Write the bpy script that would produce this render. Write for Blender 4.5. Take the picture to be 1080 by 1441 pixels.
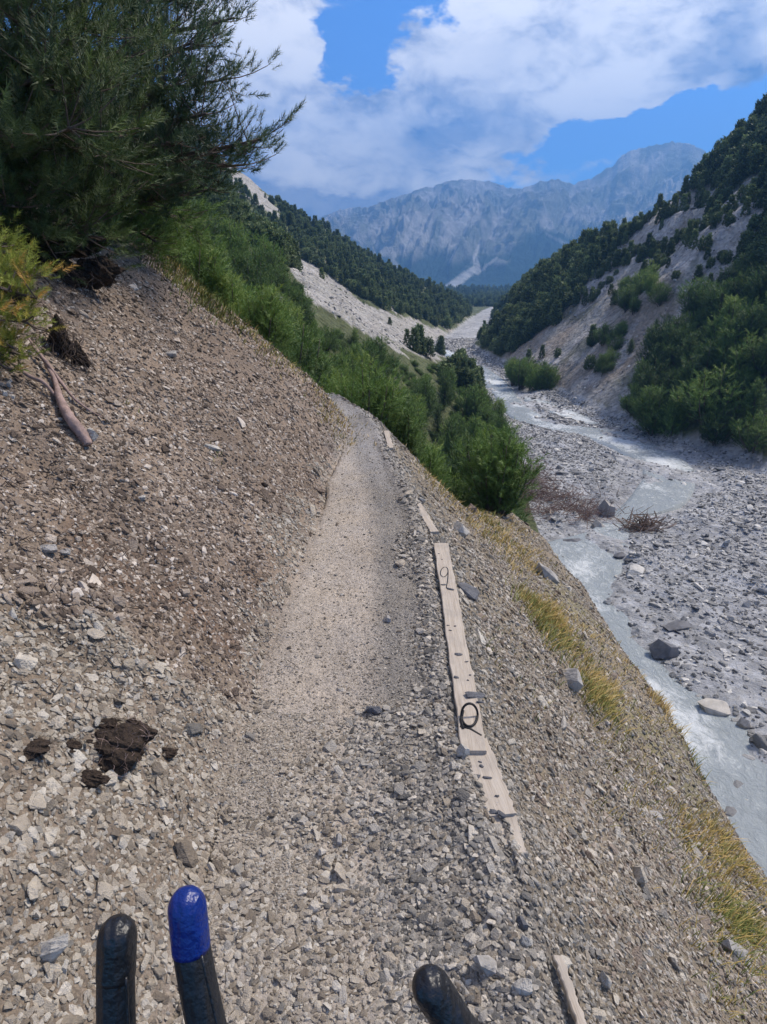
import bpy, bmesh, math, random
import numpy as np
from mathutils import Vector, Matrix, Euler
random.seed(7); rng = np.random.default_rng(11)
R = math.radians
for o in list(bpy.data.objects): bpy.data.objects.remove(o)
S = bpy.context.scene
COL = S.collection

# ------------------------------------------------------------------ camera
FPX, CX, CY, HZ = 900.0, 540.0, 720.5, 380.0      # focal length / centre / horizon, in photo pixels
PITCH = math.atan((CY-HZ)/FPX); SP, CP = math.sin(PITCH), math.cos(PITCH)
CAMZ = 1.8
cd = bpy.data.cameras.new('camera'); cam = bpy.data.objects.new('camera', cd); COL.objects.link(cam)
cam.location = (0, 0, CAMZ); cam.rotation_euler = (R(90)-PITCH, 0, 0)
cd.sensor_fit = 'VERTICAL'; cd.sensor_height = 24; cd.lens = 24*FPX/1441
cd.clip_start = 0.02; cd.clip_end = 12000
S.camera = cam
S.render.resolution_x = 767; S.render.resolution_y = 1024

# ------------------------------------------------------------------ view
S.view_settings.view_transform = 'Standard'; S.view_settings.look = 'None'
S.view_settings.exposure = 2.1; S.view_settings.gamma = 1.0
S.view_settings.use_curve_mapping = False

# ------------------------------------------------------------------ sun
SUN_EL, SUN_AZ = R(52), R(62)                      # azimuth measured from +Y towards +X
sd = bpy.data.lights.new('sun', 'SUN'); sd.energy = 1.5; sd.angle = R(11); sd.color = (1, .91, .78)
sun = bpy.data.objects.new('sun', sd); COL.objects.link(sun)
sdir = Vector((math.sin(SUN_AZ)*math.cos(SUN_EL), math.cos(SUN_AZ)*math.cos(SUN_EL), math.sin(SUN_EL)))
sun.rotation_euler = sdir.to_track_quat('Z', 'Y').to_euler(); sun.location = (30, 20, 60)

def ray(u, v):
    dx = (u-CX)/FPX; dy = (CY-v)/FPX
    return np.array([dx, CP+dy*SP, -SP+dy*CP])
def azel(u, v):
    d = ray(u, v); d = d/np.linalg.norm(d)
    return math.atan2(d[0], d[1]), math.asin(d[2])

# ------------------------------------------------------------------ sky with clouds
W = bpy.data.worlds.new('World'); S.world = W; W.use_nodes = True
nt = W.node_tree; nt.nodes.clear()
class NG:
    """tiny helper for building node graphs"""
    def __init__(s, nt): s.nt = nt
    def n(s, t, **k):
        x = s.nt.nodes.new(t)
        for a, b in k.items(): setattr(x, a, b)
        return x
    def l(s, a, b): s.nt.links.new(a, b)
    def put(s, sock, v):
        if isinstance(v, bpy.types.NodeSocket): s.l(v, sock)
        elif v is not None:
            if sock.type == 'RGBA' and len(v) == 3: v = (*v, 1)
            sock.default_value = v
    def m(s, op, a, b=None, c=None, clamp=False):
        x = s.n('ShaderNodeMath', operation=op, use_clamp=clamp)
        for i, v in enumerate((a, b, c)):
            if v is not None: s.put(x.inputs[i], v)
        return x.outputs[0]
    def vm(s, op, a, b=None):
        x = s.n('ShaderNodeVectorMath', operation=op); s.put(x.inputs[0], a)
        if b is not None: s.put(x.inputs[1], b)
        return x.outputs[0]
    def mix(s, f, a, b, bt='MIX'):
        x = s.n('ShaderNodeMix', data_type='RGBA', blend_type=bt)
        s.put(x.inputs['Factor'], f)
        s.put([i for i in x.inputs if i.name == 'A' and i.type == 'RGBA'][0], a)
        s.put([i for i in x.inputs if i.name == 'B' and i.type == 'RGBA'][0], b)
        return [o for o in x.outputs if o.type == 'RGBA'][0]
    def noise(s, vec, scale, det=4, rough=.55, dist=0, col=False):
        x = s.n('ShaderNodeTexNoise'); x.inputs['Scale'].default_value = scale
        x.inputs['Detail'].default_value = det; x.inputs['Roughness'].default_value = rough
        x.inputs['Distortion'].default_value = dist
        if vec is not None: s.l(vec, x.inputs['Vector'])
        return x.outputs['Color' if col else 0]
    def vor(s, vec, scale, feat='F1', out='Distance', rnd=1):
        x = s.n('ShaderNodeTexVoronoi', feature=feat); x.inputs['Scale'].default_value = scale
        x.inputs['Randomness'].default_value = rnd
        if vec is not None: s.l(vec, x.inputs['Vector'])
        return x.outputs[out]
    def ramp(s, f, stops, interp='LINEAR'):
        x = s.n('ShaderNodeValToRGB'); x.color_ramp.interpolation = interp
        e = x.color_ramp.elements
        while len(e) > 1: e.remove(e[-1])
        e[0].position = stops[0][0]; e[0].color = (*stops[0][1], 1)
        for p, c in stops[1:]:
            q = e.new(p); q.color = (*c, 1)
        s.l(f, x.inputs[0]); return x.outputs[0]
    def sstep(s, v, a, b, lo=0, hi=1):
        x = s.n('ShaderNodeMapRange', interpolation_type='SMOOTHSTEP')
        s.put(x.inputs[0], v)
        for i, q in enumerate((a, b, lo, hi)): x.inputs[i+1].default_value = q
        return x.outputs[0]
g = NG(nt)
sky = g.n('ShaderNodeTexSky', sky_type='NISHITA'); sky.sun_disc = False
sky.sun_elevation = SUN_EL; sky.sun_rotation = SUN_AZ; sky.altitude = 2200; sky.air_density = 1.0
sky.dust_density = .2; sky.ozone_density = 3
tc = g.n('ShaderNodeTexCoord').outputs['Generated']
sep = g.n('ShaderNodeSeparateXYZ'); g.l(tc, sep.inputs[0])
X, Y, Z = sep.outputs
AZ = g.m('ARCTAN2', X, Y); EL = g.m('ARCSINE', Z)
cmb = g.n('ShaderNodeCombineXYZ'); g.put(cmb.inputs[0], X); g.put(cmb.inputs[1], Y); g.put(cmb.inputs[2], g.m('MULTIPLY', Z, 1.9))
P3 = cmb.outputs[0]
warp = g.vm('ADD', P3, g.vm('MULTIPLY', g.vm('SUBTRACT', g.noise(P3, 5, 3, col=True), (.5, .5, .5)), (.13, .13, .13)))
n1 = g.noise(warp, 3.2, 9, .56); n2 = g.noise(warp, 9.0, 8, .6)
wsep = g.n('ShaderNodeSeparateXYZ'); g.l(g.noise(P3, 7, 5, .6, col=True), wsep.inputs[0])
AZw = g.m('ADD', AZ, g.m('MULTIPLY', g.m('SUBTRACT', wsep.outputs[0], .5), .22))
ELw = g.m('ADD', EL, g.m('MULTIPLY', g.m('SUBTRACT', wsep.outputs[1], .5), .16))
def blobs(lst):
    acc = None
    for (u, v, su, sv, rot, w) in lst:
        a0, e0 = azel(u, v)
        da = g.m('SUBTRACT', AZw, a0); de = g.m('SUBTRACT', ELw, e0)
        c, s_ = math.cos(R(rot)), math.sin(R(rot))
        p = g.m('ADD', g.m('MULTIPLY', da, c*FPX/su), g.m('MULTIPLY', de, s_*FPX/su))
        q = g.m('ADD', g.m('MULTIPLY', da, -s_*FPX/sv), g.m('MULTIPLY', de, c*FPX/sv))
        e = g.m('MULTIPLY', g.m('EXPONENT', g.m('MULTIPLY', g.m('ADD', g.m('MULTIPLY', p, p), g.m('MULTIPLY', q, q)), -1)), w)
        acc = e if acc is None else g.m('ADD', acc, e)
    return acc
cov = blobs([(385, 80, 95, 60, -8, .50), (330, 150, 70, 60, 0, .35), (460, 195, 190, 42, -6, .50), (590, 165, 70, 55, 40, .50), (560, 235, 110, 45, 0, .35),
             (720, 150, 130, 75, 20, .45), (800, 60, 250, 70, 14, .50), (970, 40, 200, 62, 0, .50), (1040, 120, 80, 36, -25, .36), (860, -10, 300, 60, 0, .3), (700, 225, 200, 14, 0, .2),
             (370, 255, 150, 36, -18, .5), (480, 285, 110, 26, 0, .35), (440, 5, 120, 26, 0, .22),
             (515, 90, 62, 62, 15, -.75), (440, 118, 60, 18, 15, -.35), (625, 40, 52, 40, 50, -.55), (940, 175, 120, 34, 6, -.75), (720, 226, 90, 12, 0, -.35), (840, 205, 60, 22, 0, -.3), (1020, 205, 80, 22, 0, -.3)])
base = g.m('ADD', g.m('MULTIPLY_ADD', n1, .9, -.17), g.m('MULTIPLY_ADD', n2, 1.0, -.28))
dens = g.m('ADD', g.m('ADD', base, cov), g.sstep(Z, .42, .62, .0, .16))
alpha = g.sstep(dens, .56, .80)
dark = blobs([(592, 212, 62, 36, 25, 1.0), (985, 78, 46, 26, 40, .9), (1065, 100, 34, 40, 0, .9), (350, 250, 150, 26, -22, .8), (470, 292, 130, 16, -8, .7), (760, 190, 70, 20, 20, .3), (720, 60, 110, 22, 15, .25)])
shade = g.m('ADD', dark, g.sstep(g.noise(warp, 6.5, 9, .65), .42, .68, 0, .8), clamp=True)
shade = g.m('MULTIPLY', shade, g.sstep(n2, .25, .7, 1.15, .7), clamp=True)
ccol = g.mix(shade, (6.9, 6.55, 6.1), (.42, .75, 1.7))
skyc = g.mix(1.0, sky.outputs[0], (.20, .50, .85), 'MULTIPLY')
final = g.mix(g.m('MULTIPLY', alpha, .97), skyc, ccol)
bg = g.n('ShaderNodeBackground'); g.l(final, bg.inputs[0]); bg.inputs[1].default_value = .060
wo = g.n('ShaderNodeOutputWorld'); g.l(bg.outputs[0], wo.inputs[0])

# ------------------------------------------------------------------ numpy helpers
def hsh(i, j, s):
    n = (i.astype(np.int64)*374761393 + j.astype(np.int64)*668265263 + s*1442695041) & 0xffffffff
    n = ((n ^ (n >> 13))*1274126177) & 0xffffffff
    n = ((n ^ (n >> 16))*2246822519) & 0xffffffff
    return ((n ^ (n >> 15)) & 0xffffff)/float(0xffffff)
def vnoise(x, y, s=0):
    i = np.floor(x); j = np.floor(y); fx = x-i; fy = y-j
    fx = fx*fx*fx*(fx*(fx*6-15)+10); fy = fy*fy*fy*(fy*(fy*6-15)+10)
    a, b, c, d = hsh(i, j, s), hsh(i+1, j, s), hsh(i, j+1, s), hsh(i+1, j+1, s)
    return (a*(1-fx)+b*fx)*(1-fy)+(c*(1-fx)+d*fx)*fy
def fbm(x, y, wl, o=4, s=0, g_=.5, ridged=False):
    t = 0; a = 1; n = 0; x = x/wl; y = y/wl
    for k in range(o):
        v = vnoise(x, y, s+k*17)
        if ridged: v = 1-np.abs(2*v-1)
        t = t+a*v; n += a; a *= g_
        x, y = (x*1.6+y*1.2)+3.7, (y*1.6-x*1.2)+9.1
    return t/n*2-1 if not ridged else t/n
def sst(v, a, b):
    t = np.clip((v-a)/(b-a), 0, 1); return t*t*(3-2*t)
def proj(x, y, z):
    zc = z-CAMZ
    dep = y*CP-zc*SP; up = y*SP+zc*CP
    dep = np.where(dep < .05, .05, dep)
    return CX+FPX*x/dep, CY-FPX*up/dep
def pip(u, v, poly):
    r = np.zeros(u.shape, bool); n = len(poly)
    for k in range(n):
        x1, y1 = poly[k]; x2, y2 = poly[(k+1) % n]
        if y1 == y2: continue
        c = ((y1 > v) != (y2 > v)) & (u < (x2-x1)*(v-y1)/(y2-y1)+x1)
        r ^= c
    return r

# ------------------------------------------------------------------ the ground, one height function
cY = [-5, 0, 1.1, 2.1, 4.1, 5, 5.5, 6.9, 7.6, 8.6, 9.5, 11, 14, 20, 28, 40, 55, 80, 400]
cX = [.47, .47, .46, .36, .34, .30, .21, .05, -.02, -.26, -.6, -1.9, -3.6, -5.2, -6.4, -6, -3, 0, 0]
wY = [0, 1.9, 3, 4.15, 5.5, 6.8, 7.7, 9, 12]; wX = [1.02, .97, .93, .86, .72, .48, .36, .34, .4]
LY = [-20, 0, 15, 40, 57, 88, 110, 128, 163, 215, 300, 600]; LX = [6, 6.3, 7.2, 9.6, 11.3, 12.3, 10.6, 8.8, 17, 27, 45, 120]
RY = [-20, 0, 20, 42, 50, 55, 71, 96, 110, 128, 150, 190, 220, 300, 600]; RX = [42, 40, 33, 26, 23, 21.8, 20, 19, 17.5, 17, 21, 30, 35, 53, 128]
def ab(u, v):
    d = ray(u, v); return d[0]/d[1], d[2]/d[1]
SKR = np.array([ab(*p) for p in [(640, 440), (700, 421), (760, 382), (800, 358), (850, 328), (900, 298), (950, 262), (1000, 228), (1040, 190), (1080, 148), (1200, 40), (1500, -260)]])
SKL = np.array([ab(*p) for p in [(-300, -60), (200, 120), (330, 228), (350, 240), (385, 270), (430, 298), (455, 312), (500, 342), (560, 377), (620, 407), (650, 424), (700, 450)]])
def zbed(y): return -10.5-.0155*y
def path_s(x, y):
    ys = y-4.4*sst(x, 1, 3)*sst(y, 3, 9)
    return x-np.interp(ys, cY, cX)
def H(x, y, fine=True):
    x = np.asarray(x, float); y = np.asarray(y, float)
    s = path_s(x, y); w = np.interp(y, wY, wX)
    d = -s-w
    nb = fbm(x, y, 1.3, 4, 5)
    bank = np.where(d > 0, .84*np.minimum(d, 2.5)+.5*np.maximum(d-2.5, 0)-.12*np.exp(-d/.25)+.12, 0)
    bank = bank*(1+.10*nb)
    rim = 2.62+.42*fbm(y*1.0, y*.2, 1.5, 4, 70)
    fall = np.where(s > 0, 1.0*np.minimum(s, rim)+1.6*np.maximum(s-rim, 0)-.16*np.exp(-((s-rim+.1)/.25)**2)*(fbm(x, y, .8, 3, 71)), 0)
    P = bank-fall*(1+.03*fbm(x, y, 2.5, 3, 9))
    pathmask = (d <= 0) & (s <= 0)
    P = P+np.where(pathmask, .03*np.exp(-((s+.22)/.16)**2)+.045*np.exp(-((s+.09)/.07)**2), 0)
    toe = np.exp(-((d-.15)/.3)**2)*(1-sst(np.abs(y-5.5), .5, 1.6)); P = P-np.where(d > 0, .06*toe, 0)
    zb = zbed(y); xl = np.interp(y, LY, LX); xr = np.interp(y, RY, RX)
    Vh = zb+.60*(xl-x)+sst(xl-x, 2, 20)*(2.6*fbm(x*.6+y*.8, y*.25-x*.2, 16, 3, 3)+.8*fbm(x, y, 6, 3, 4))
    b = sst(y, 34, 66)
    left = P*(1-b)+Vh*b
    # skyline of the left spur, then the valley opens behind it
    a = x/np.maximum(y, 1)
    zc = CAMZ+np.interp(a, SKL[:, 0], SKL[:, 1])*y-2.0+.8*fbm(x, y, 9, 3, 8)
    over = np.where(y > 60, left-zc, 0)
    left = np.where((over > 0), zc-.6*over, left)
    left = np.where(y > 300, left-(y-300)*.42, left)
    rr = zb+.93*(x-xr)*(1+.12*fbm(x, y, 22, 3, 12))+sst(x-xr, 1, 12)*(2.2*fbm(x, y, 11, 4, 13))
    rock = fbm(x*.8+y*.3, y*.6, 7, 5, 21, .55, True)
    rr = rr+sst(x-xr, 4, 14)*(rock-.5)*4.2
    zr = CAMZ+np.interp(a, SKR[:, 0], SKR[:, 1])*y-1.6+.8*fbm(x, y, 7, 3, 18)
    ov = np.where(y > 20, rr-zr, 0)
    rr = np.where(ov > 0, zr-.6*ov, rr)
    rr = np.where(y > 330, rr-(y-330)*.3, rr)
    bed = zb+.10*fbm(x, y, 5, 4, 31)+.05*fbm(x, y, .9, 3, 32)
    if fine:
        bed = bed-.27*chan(x, y)+.24*sst(fbm(x*1.2+y*.5, y*.7, 3.2, 4, 88), .22, .5)*sst(y, 17, 24)
    z = np.maximum(np.maximum(left, rr), bed)
    z = np.where(y > 340, np.maximum(z, np.minimum(-18.2-((y-640)/200)**2*3+2.5*fbm(x, y, 60, 3, 40), -19+2*fbm(x, y, 30, 2, 44))), z)
    z = np.maximum(z, -47)
    if fine:
        r = np.hypot(x, y)
        near = 1-sst(r, 12, 30)
        amp = np.where(pathmask, .25, 1.0)*near
        gully = fbm(x*.35+y*.1, y*2.2+x*.6, 1.0, 3, 60)
        z = z+amp*(.075*fbm(x, y, .6, 4, 50)+.03*fbm(x, y, .14, 3, 51)+np.where(d > 0, .06, .05)*gully+np.where(d > 0, .10*sst(d, 0, .5), .02)*(fbm(x, y, 1.1, 4, 66, .6, True)-.6))
        z = z+near*.006*fbm(x, y, .035, 2, 55)
        m = sst(y, 12, 40)*(1-sst(y, 300, 400))*(z > bed+.3)
        z = z+m*.35*fbm(x, y, 1.8, 4, 58)
    return z
# stream: pairs of bank points read off the photograph and put on the bed plane
def onbed(u, v, dz=0.0):
    d = ray(u, v); t = (CAMZ+10.5-dz)/(-d[2]-.0155*d[1])
    return d[0]*t, d[1]*t
ST = [((596, 486), (615, 486)), ((606, 491), (630, 490)), ((640, 512), (672, 506)), ((683, 545), (714, 533)), ((712, 583), (742, 566)), ((760, 602), (785, 590)), ((830, 616), (850, 598)),
      ((880, 640), (900, 611)), ((900, 664), (950, 630)), ((884, 690), (988, 660)), ((868, 714), (965, 702)), ((835, 742), (897, 727)), ((752, 768), (886, 757)),
      ((752, 800), (868, 792)), ((790, 850), (864, 838)), ((815, 900), (888, 876)), ((850, 955), (930, 925)), ((900, 1020), (985, 968)), ((960, 1110), (1060, 1042)), ((1010, 1200), (1120, 1100)), ((1100, 1340), (1230, 1200)), ((1200, 1500), (1400, 1330))]
SL = np.array([onbed(*p[0]) for p in ST]); SR = np.array([onbed(*p[1]) for p in ST])
def resample(A, n):
    k = np.linspace(0, len(A)-1, n); i = np.clip(k.astype(int), 0, len(A)-2); f = (k-i)[:, None]
    P0 = A[np.clip(i-1, 0, len(A)-1)]; P1 = A[i]; P2 = A[i+1]; P3_ = A[np.clip(i+2, 0, len(A)-1)]
    return .5*((2*P1)+(-P0+P2)*f+(2*P0-5*P1+4*P2-P3_)*f*f+(-P0+3*P1-3*P2+P3_)*f**3)
SLr, SRr = resample(SL, 400), resample(SR, 400)
nar = 1-.30*sst(SLr[:, 1], 22, 45); mid_ = (SLr+SRr)/2; SLr = mid_+(SLr-mid_)*nar[:, None]; SRr = mid_+(SRr-mid_)*nar[:, None]
SC = (SLr+SRr)/2; SW = np.linalg.norm(SLr-SRr, axis=1)/2
# side braid
BR = [((738, 560), (742, 553)), ((770, 574), (778, 567)), ((800, 586), (812, 581)), ((830, 596), (842, 594))]
BLr, BRr = resample(np.array([onbed(*p[0]) for p in BR]), 40), resample(np.array([onbed(*p[1]) for p in BR]), 40)
SC = np.vstack([SC, (BLr+BRr)/2]); SW = np.concatenate([SW, np.linalg.norm(BLr-BRr, axis=1)/2])
def chan(x, y):
    shp = np.shape(x); xf = np.ravel(np.broadcast_to(x, shp)); yf = np.ravel(np.broadcast_to(y, shp)); out = np.zeros(xf.shape)
    ids = np.where((yf > 4) & (yf < 150) & (xf > 4) & (xf < 34))[0]
    for q in range(0, len(ids), 20000):
        I = ids[q:q+20000]
        dd = np.hypot(xf[I][:, None]-SC[None, :, 0], yf[I][:, None]-SC[None, :, 1])-SW[None, :]
        wob = .55*fbm(xf[I], yf[I], 2.2, 4, 77)
        out[I] = 1-sst(dd.min(1)+wob, -.7, .35)
    return out.reshape(shp)

def hit(u, v, tmax=900, t0=.4):
    d = ray(u, v); ts = t0*np.exp(np.linspace(0, math.log(tmax/t0), 2500))
    z = CAMZ+d[2]*ts; h = H(d[0]*ts, d[1]*ts)
    k = np.where(z < h)[0]
    if len(k) == 0: return None
    k = k[0]; t = ts[k]
    return Vector((d[0]*t, d[1]*t, float(h[k])))

# ------------------------------------------------------------------ object helpers
def mk(name, V, F, mat=None, parent=None, smooth=False, attrs=None):
    me = bpy.data.meshes.new(name)
    V = np.asarray(V, np.float32)
    if isinstance(F, np.ndarray):
        n, k = F.shape
        me.vertices.add(len(V)); me.vertices.foreach_set('co', V.ravel())
        me.loops.add(n*k); me.loops.foreach_set('vertex_index', F.ravel().astype(np.int32))
        me.polygons.add(n); me.polygons.foreach_set('loop_start', np.arange(0, n*k, k, dtype=np.int32))
        me.polygons.foreach_set('loop_total', np.full(n, k, np.int32))
        me.update(calc_edges=True)
    else:
        me.from_pydata(V.tolist(), [], F); me.update()
    if smooth: me.polygons.foreach_set('use_smooth', np.ones(len(me.polygons), bool))
    for k, (ty, arr) in (attrs or {}).items():
        at = me.attributes.new(k, ty, 'POINT')
        at.data.foreach_set('color' if ty == 'FLOAT_COLOR' else ('vector' if ty == 'FLOAT_VECTOR' else 'value'), np.asarray(arr, np.float32 if ty != 'INT' else np.int32).ravel())
    if mat: me.materials.append(mat)
    o = bpy.data.objects.new(name, me); COL.objects.link(o)
    if parent: o.parent = parent
    return o
def tag(o, label=None, cat=None, group=None, kind=None):
    if label: o['label'] = label
    if cat: o['category'] = cat
    if group: o['group'] = group
    if kind: o['kind'] = kind
    return o
def empty(name, loc, label, cat, group=None, rz=0):
    o = bpy.data.objects.new(name, None); COL.objects.link(o); o.location = loc; o.rotation_euler = (0, 0, rz); o.empty_display_size = .1
    return tag(o, label, cat, group)
def tube(path, rad, sides=8, jit=0, cap=True):
    path = [Vector(p) for p in path]; n = len(path); V = []; F = []
    up = Vector((0, 0, 1)); prev = None
    for i, p in enumerate(path):
        t = (path[min(i+1, n-1)]-path[max(i-1, 0)]).normalized()
        a = t.cross(up) if prev is None else t.cross(prev.cross(t))
        if a.length < 1e-4: a = t.cross(Vector((1, 0, 0)))
        a.normalize(); b = a.cross(t).normalized(); prev = a
        prev = a
        r = rad[i] if hasattr(rad, '__len__') else rad
        for k in range(sides):
            th = 2*math.pi*k/sides; rr = r*(1+jit*random.uniform(-1, 1))
            V.append(p+a*(math.cos(th)*rr)+b*(math.sin(th)*rr))
    for i in range(n-1):
        for k in range(sides):
            k2 = (k+1) % sides
            F.append((i*sides+k, i*sides+k2, (i+1)*sides+k2, (i+1)*sides+k))
    if cap:
        F.append(tuple(range(sides))[::-1]); F.append(tuple(range((n-1)*sides, n*sides)))
    return V, F
def joinvf(parts):
    V = []; F = []
    for v, f in parts:
        o = len(V); V += [tuple(q) for q in v]; F += [tuple(i+o for i in q) for q in f]
    return V, F

# ------------------------------------------------------------------ materials
def newmat(name):
    m = bpy.data.materials.new(name); m.use_nodes = True
    nt = m.node_tree; b = nt.nodes['Principled BSDF']; return m, NG(nt), b
def bump(g, b, h, dist, strength=1.0, prev=None):
    x = g.n('ShaderNodeBump'); x.inputs['Distance'].default_value = dist; x.inputs['Strength'].default_value = strength
    g.l(h, x.inputs['Height'])
    if prev is not None: g.l(prev, x.inputs['Normal'])
    g.l(x.outputs[0], b.inputs['Normal']); return x.outputs[0]
def ground_mat():
    m, g, b = newmat('ground')
    at = g.n('ShaderNodeAttribute', attribute_name='gcol')
    near = g.n('ShaderNodeAttribute', attribute_name='near').outputs['Fac']
    P = g.n('ShaderNodeNewGeometry').outputs['Position']
    # chips: voronoi cells with their own tone, near; bigger cells far away
    Pw = g.vm('ADD', P, g.vm('MULTIPLY', g.noise(P, 30, 3, col=True), (.03, .03, .03))); cs = g.vor(Pw, 70, out='Color'); cs2 = g.vor(Pw, 190, out='Color'); cb = g.vor(P, 3.2, out='Color'); cb2 = g.vor(P, .8, out='Color')
    def val(c):
        s_ = g.n('ShaderNodeSeparateColor'); g.l(c, s_.inputs[0]); return s_.outputs[0]
    a = g.m('ADD', g.m('MULTIPLY', val(cs), .5), g.m('MULTIPLY', val(cs2), .5))
    f = g.m('ADD', g.m('MULTIPLY', val(cb), .6), g.m('MULTIPLY', val(cb2), .4))
    mx = g.n('ShaderNodeMix', data_type='FLOAT'); g.l(near, mx.inputs[0]); g.l(f, mx.inputs[2]); g.l(a, mx.inputs[3])
    tone = g.m('MULTIPLY_ADD', mx.outputs[0], .75, .62)
    big = g.m('MULTIPLY_ADD', g.noise(P, 1.1, 6, .65), .8, .6)
    cl = g.mix(1.0, at.outputs['Color'], g.ramp(g.m('MULTIPLY', tone, .5), [(0, (0, 0, 0)), (1, (2, 2, 2))]), 'MULTIPLY')
    tint = g.mix(g.noise(P, 4, 4), (.93, .97, 1.06), (1.06, 1.0, .92))
    cl = g.mix(1.0, cl, tint, 'MULTIPLY')
    vm = g.n('ShaderNodeVectorMath', operation='SCALE'); g.l(cl, vm.inputs[0]); g.l(big, vm.inputs['Scale'])
    g.l(vm.outputs[0], b.inputs['Base Color']); b.inputs['Roughness'].default_value = .95
    b.inputs['Specular IOR Level'].default_value = .2
    h1 = g.noise(P, 70, 6, .75); h2 = g.vor(g.vm('ADD', P, g.vm('MULTIPLY', g.noise(P, 40, 3, col=True), (.02, .02, .02))), 75)
    n_ = bump(g, b, g.m('MULTIPLY', g.m('ADD', h1, g.m('MULTIPLY', h2, .5)), near), .012, .9)
    far = g.m('SUBTRACT', 1, near)
    bump(g, b, g.m('MULTIPLY', g.m('ADD', g.noise(P, 1.2, 8, .7), g.m('MULTIPLY', g.vor(P, 1.8), .4)), far), .8, .8, n_)
    return m
GROUND = ground_mat()
def stone_mat(name, stops, rough=.85):
    m, g, b = newmat(name)
    rnd = g.n('ShaderNodeObjectInfo').outputs['Random']
    c = g.ramp(rnd, stops)
    P = g.n('ShaderNodeTexCoord').outputs['Object']
    n = g.noise(P, 2.3, 5, .65)
    c2 = g.mix(1.0, c, g.ramp(n, [(.2, (.62, .62, .64)), (.8, (1.3, 1.27, 1.22))]), 'MULTIPLY')
    g.l(c2, b.inputs['Base Color']); b.inputs['Roughness'].default_value = rough; b.inputs['Specular IOR Level'].default_value = .3
    bump(g, b, g.noise(P, 9, 4), .08, .5)
    return m
M_GREY = stone_mat('stone_grey', [(0, (.095, .09, .085)), (.3, (.22, .205, .185)), (.6, (.33, .305, .272)), (.85, (.45, .415, .365)), (1, (.60, .54, .46))])
M_BEIGE = stone_mat('stone_beige', [(0, (.17, .14, .11)), (.25, (.29, .25, .20)), (.55, (.38, .33, .27)), (.8, (.47, .42, .35)), (1, (.56, .52, .46))])
M_BROWN = stone_mat('stone_brown', [(0, (.07, .052, .040)), (.3, (.18, .138, .108)), (.6, (.29, .235, .19)), (.82, (.42, .355, .295)), (1, (.68, .61, .54))])
M_BED = stone_mat('stone_riverbed', [(0, (.09, .09, .095)), (.3, (.21, .21, .21)), (.6, (.33, .325, .32)), (.85, (.46, .45, .43)), (1, (.66, .64, .60))])
def plain(name, col, rough=.7, ns=20, var=.35, bd=.01, spec=.3, coord='Object'):
    m, g, b = newmat(name); P = g.n('ShaderNodeTexCoord').outputs[coord]
    n = g.noise(P, ns, 5, .6)
    lo = tuple(c*(1-var) for c in col); hi = tuple(min(1, c*(1+var)) for c in col)
    g.l(g.ramp(n, [(.25, lo), (.75, hi)]), b.inputs['Base Color']); b.inputs['Roughness'].default_value = rough
    b.inputs['Specular IOR Level'].default_value = spec
    if bd: bump(g, b, g.noise(P, ns*2, 4), bd, .7)
    return m
def needle_mat(name, dark, light, warm, warm_amt=.04):
    m, g, b = newmat(name)
    tone = g.n('ShaderNodeAttribute', attribute_name='tone').outputs['Fac']
    oi = g.n('ShaderNodeObjectInfo').outputs['Random']
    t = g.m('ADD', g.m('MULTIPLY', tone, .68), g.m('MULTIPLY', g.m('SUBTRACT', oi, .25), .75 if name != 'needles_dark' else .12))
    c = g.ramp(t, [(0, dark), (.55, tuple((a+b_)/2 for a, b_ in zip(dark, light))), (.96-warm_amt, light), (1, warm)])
    g.l(c, b.inputs['Base Color']); b.inputs['Roughness'].default_value = .6; b.inputs['Specular IOR Level'].default_value = .35
    b.inputs['Subsurface Weight'].default_value = 0
    tr = g.n('ShaderNodeBsdfTranslucent'); g.l(c, tr.inputs[0]); mx = g.n('ShaderNodeMixShader'); mx.inputs[0].default_value = .25
    g.l(b.outputs[0], mx.inputs[1]); g.l(tr.outputs[0], mx.inputs[2])
    g.l(mx.outputs[0], [n for n in m.node_tree.nodes if n.type == 'OUTPUT_MATERIAL'][0].inputs[0])
    return m
M_NEAR = needle_mat('needles_dark', (.018, .040, .022), (.115, .19, .065), (.36, .17, .04), .05)
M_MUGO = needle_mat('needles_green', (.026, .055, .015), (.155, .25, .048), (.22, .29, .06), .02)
M_YEL = needle_mat('needles_yellow', (.05, .10, .015), (.27, .30, .045), (.45, .26, .06), .12)
M_FAR = needle_mat('needles_far', (.05, .078, .032), (.16, .21, .078), (.2, .26, .1), .02)  # paler than the nearer needles, distance haze partly put into the colour
M_BARK = plain('bark', (.11, .085, .068), .9, 30, .5, .01)
M_ROOT = plain('dead_root', (.27, .19, .165), .8, 25, .45, .006)
M_ROOTD = plain('dark_root', (.062, .044, .034), .9, 25, .5, .006)
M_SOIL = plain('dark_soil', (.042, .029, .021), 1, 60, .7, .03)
M_TWIG = plain('brush_twigs', (.17, .11, .09), .9, 6, .45, 0)
M_DRIFT = plain('driftwood', (.28, .22, .18), .9, 8, .5, 0)

# ------------------------------------------------------------------ terrain mesh (polar grid so the detail follows distance)
NTH, NR = 760, 760
th = np.radians(np.linspace(-100, 100, NTH)); 
th = np.radians(np.concatenate([np.linspace(-105, -48, 70)[:-1], np.linspace(-48, 50, 640), np.linspace(50, 105, 51)[1:]])); NTH = len(th)
rr_ = .25*np.exp(np.linspace(0, math.log(1250/.25), NR))
TH, RR = np.meshgrid(th, rr_)
GX, GY = RR*np.sin(TH), RR*np.cos(TH)
GZ = H(GX, GY)
U, V_ = proj(GX, GY, GZ)
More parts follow.
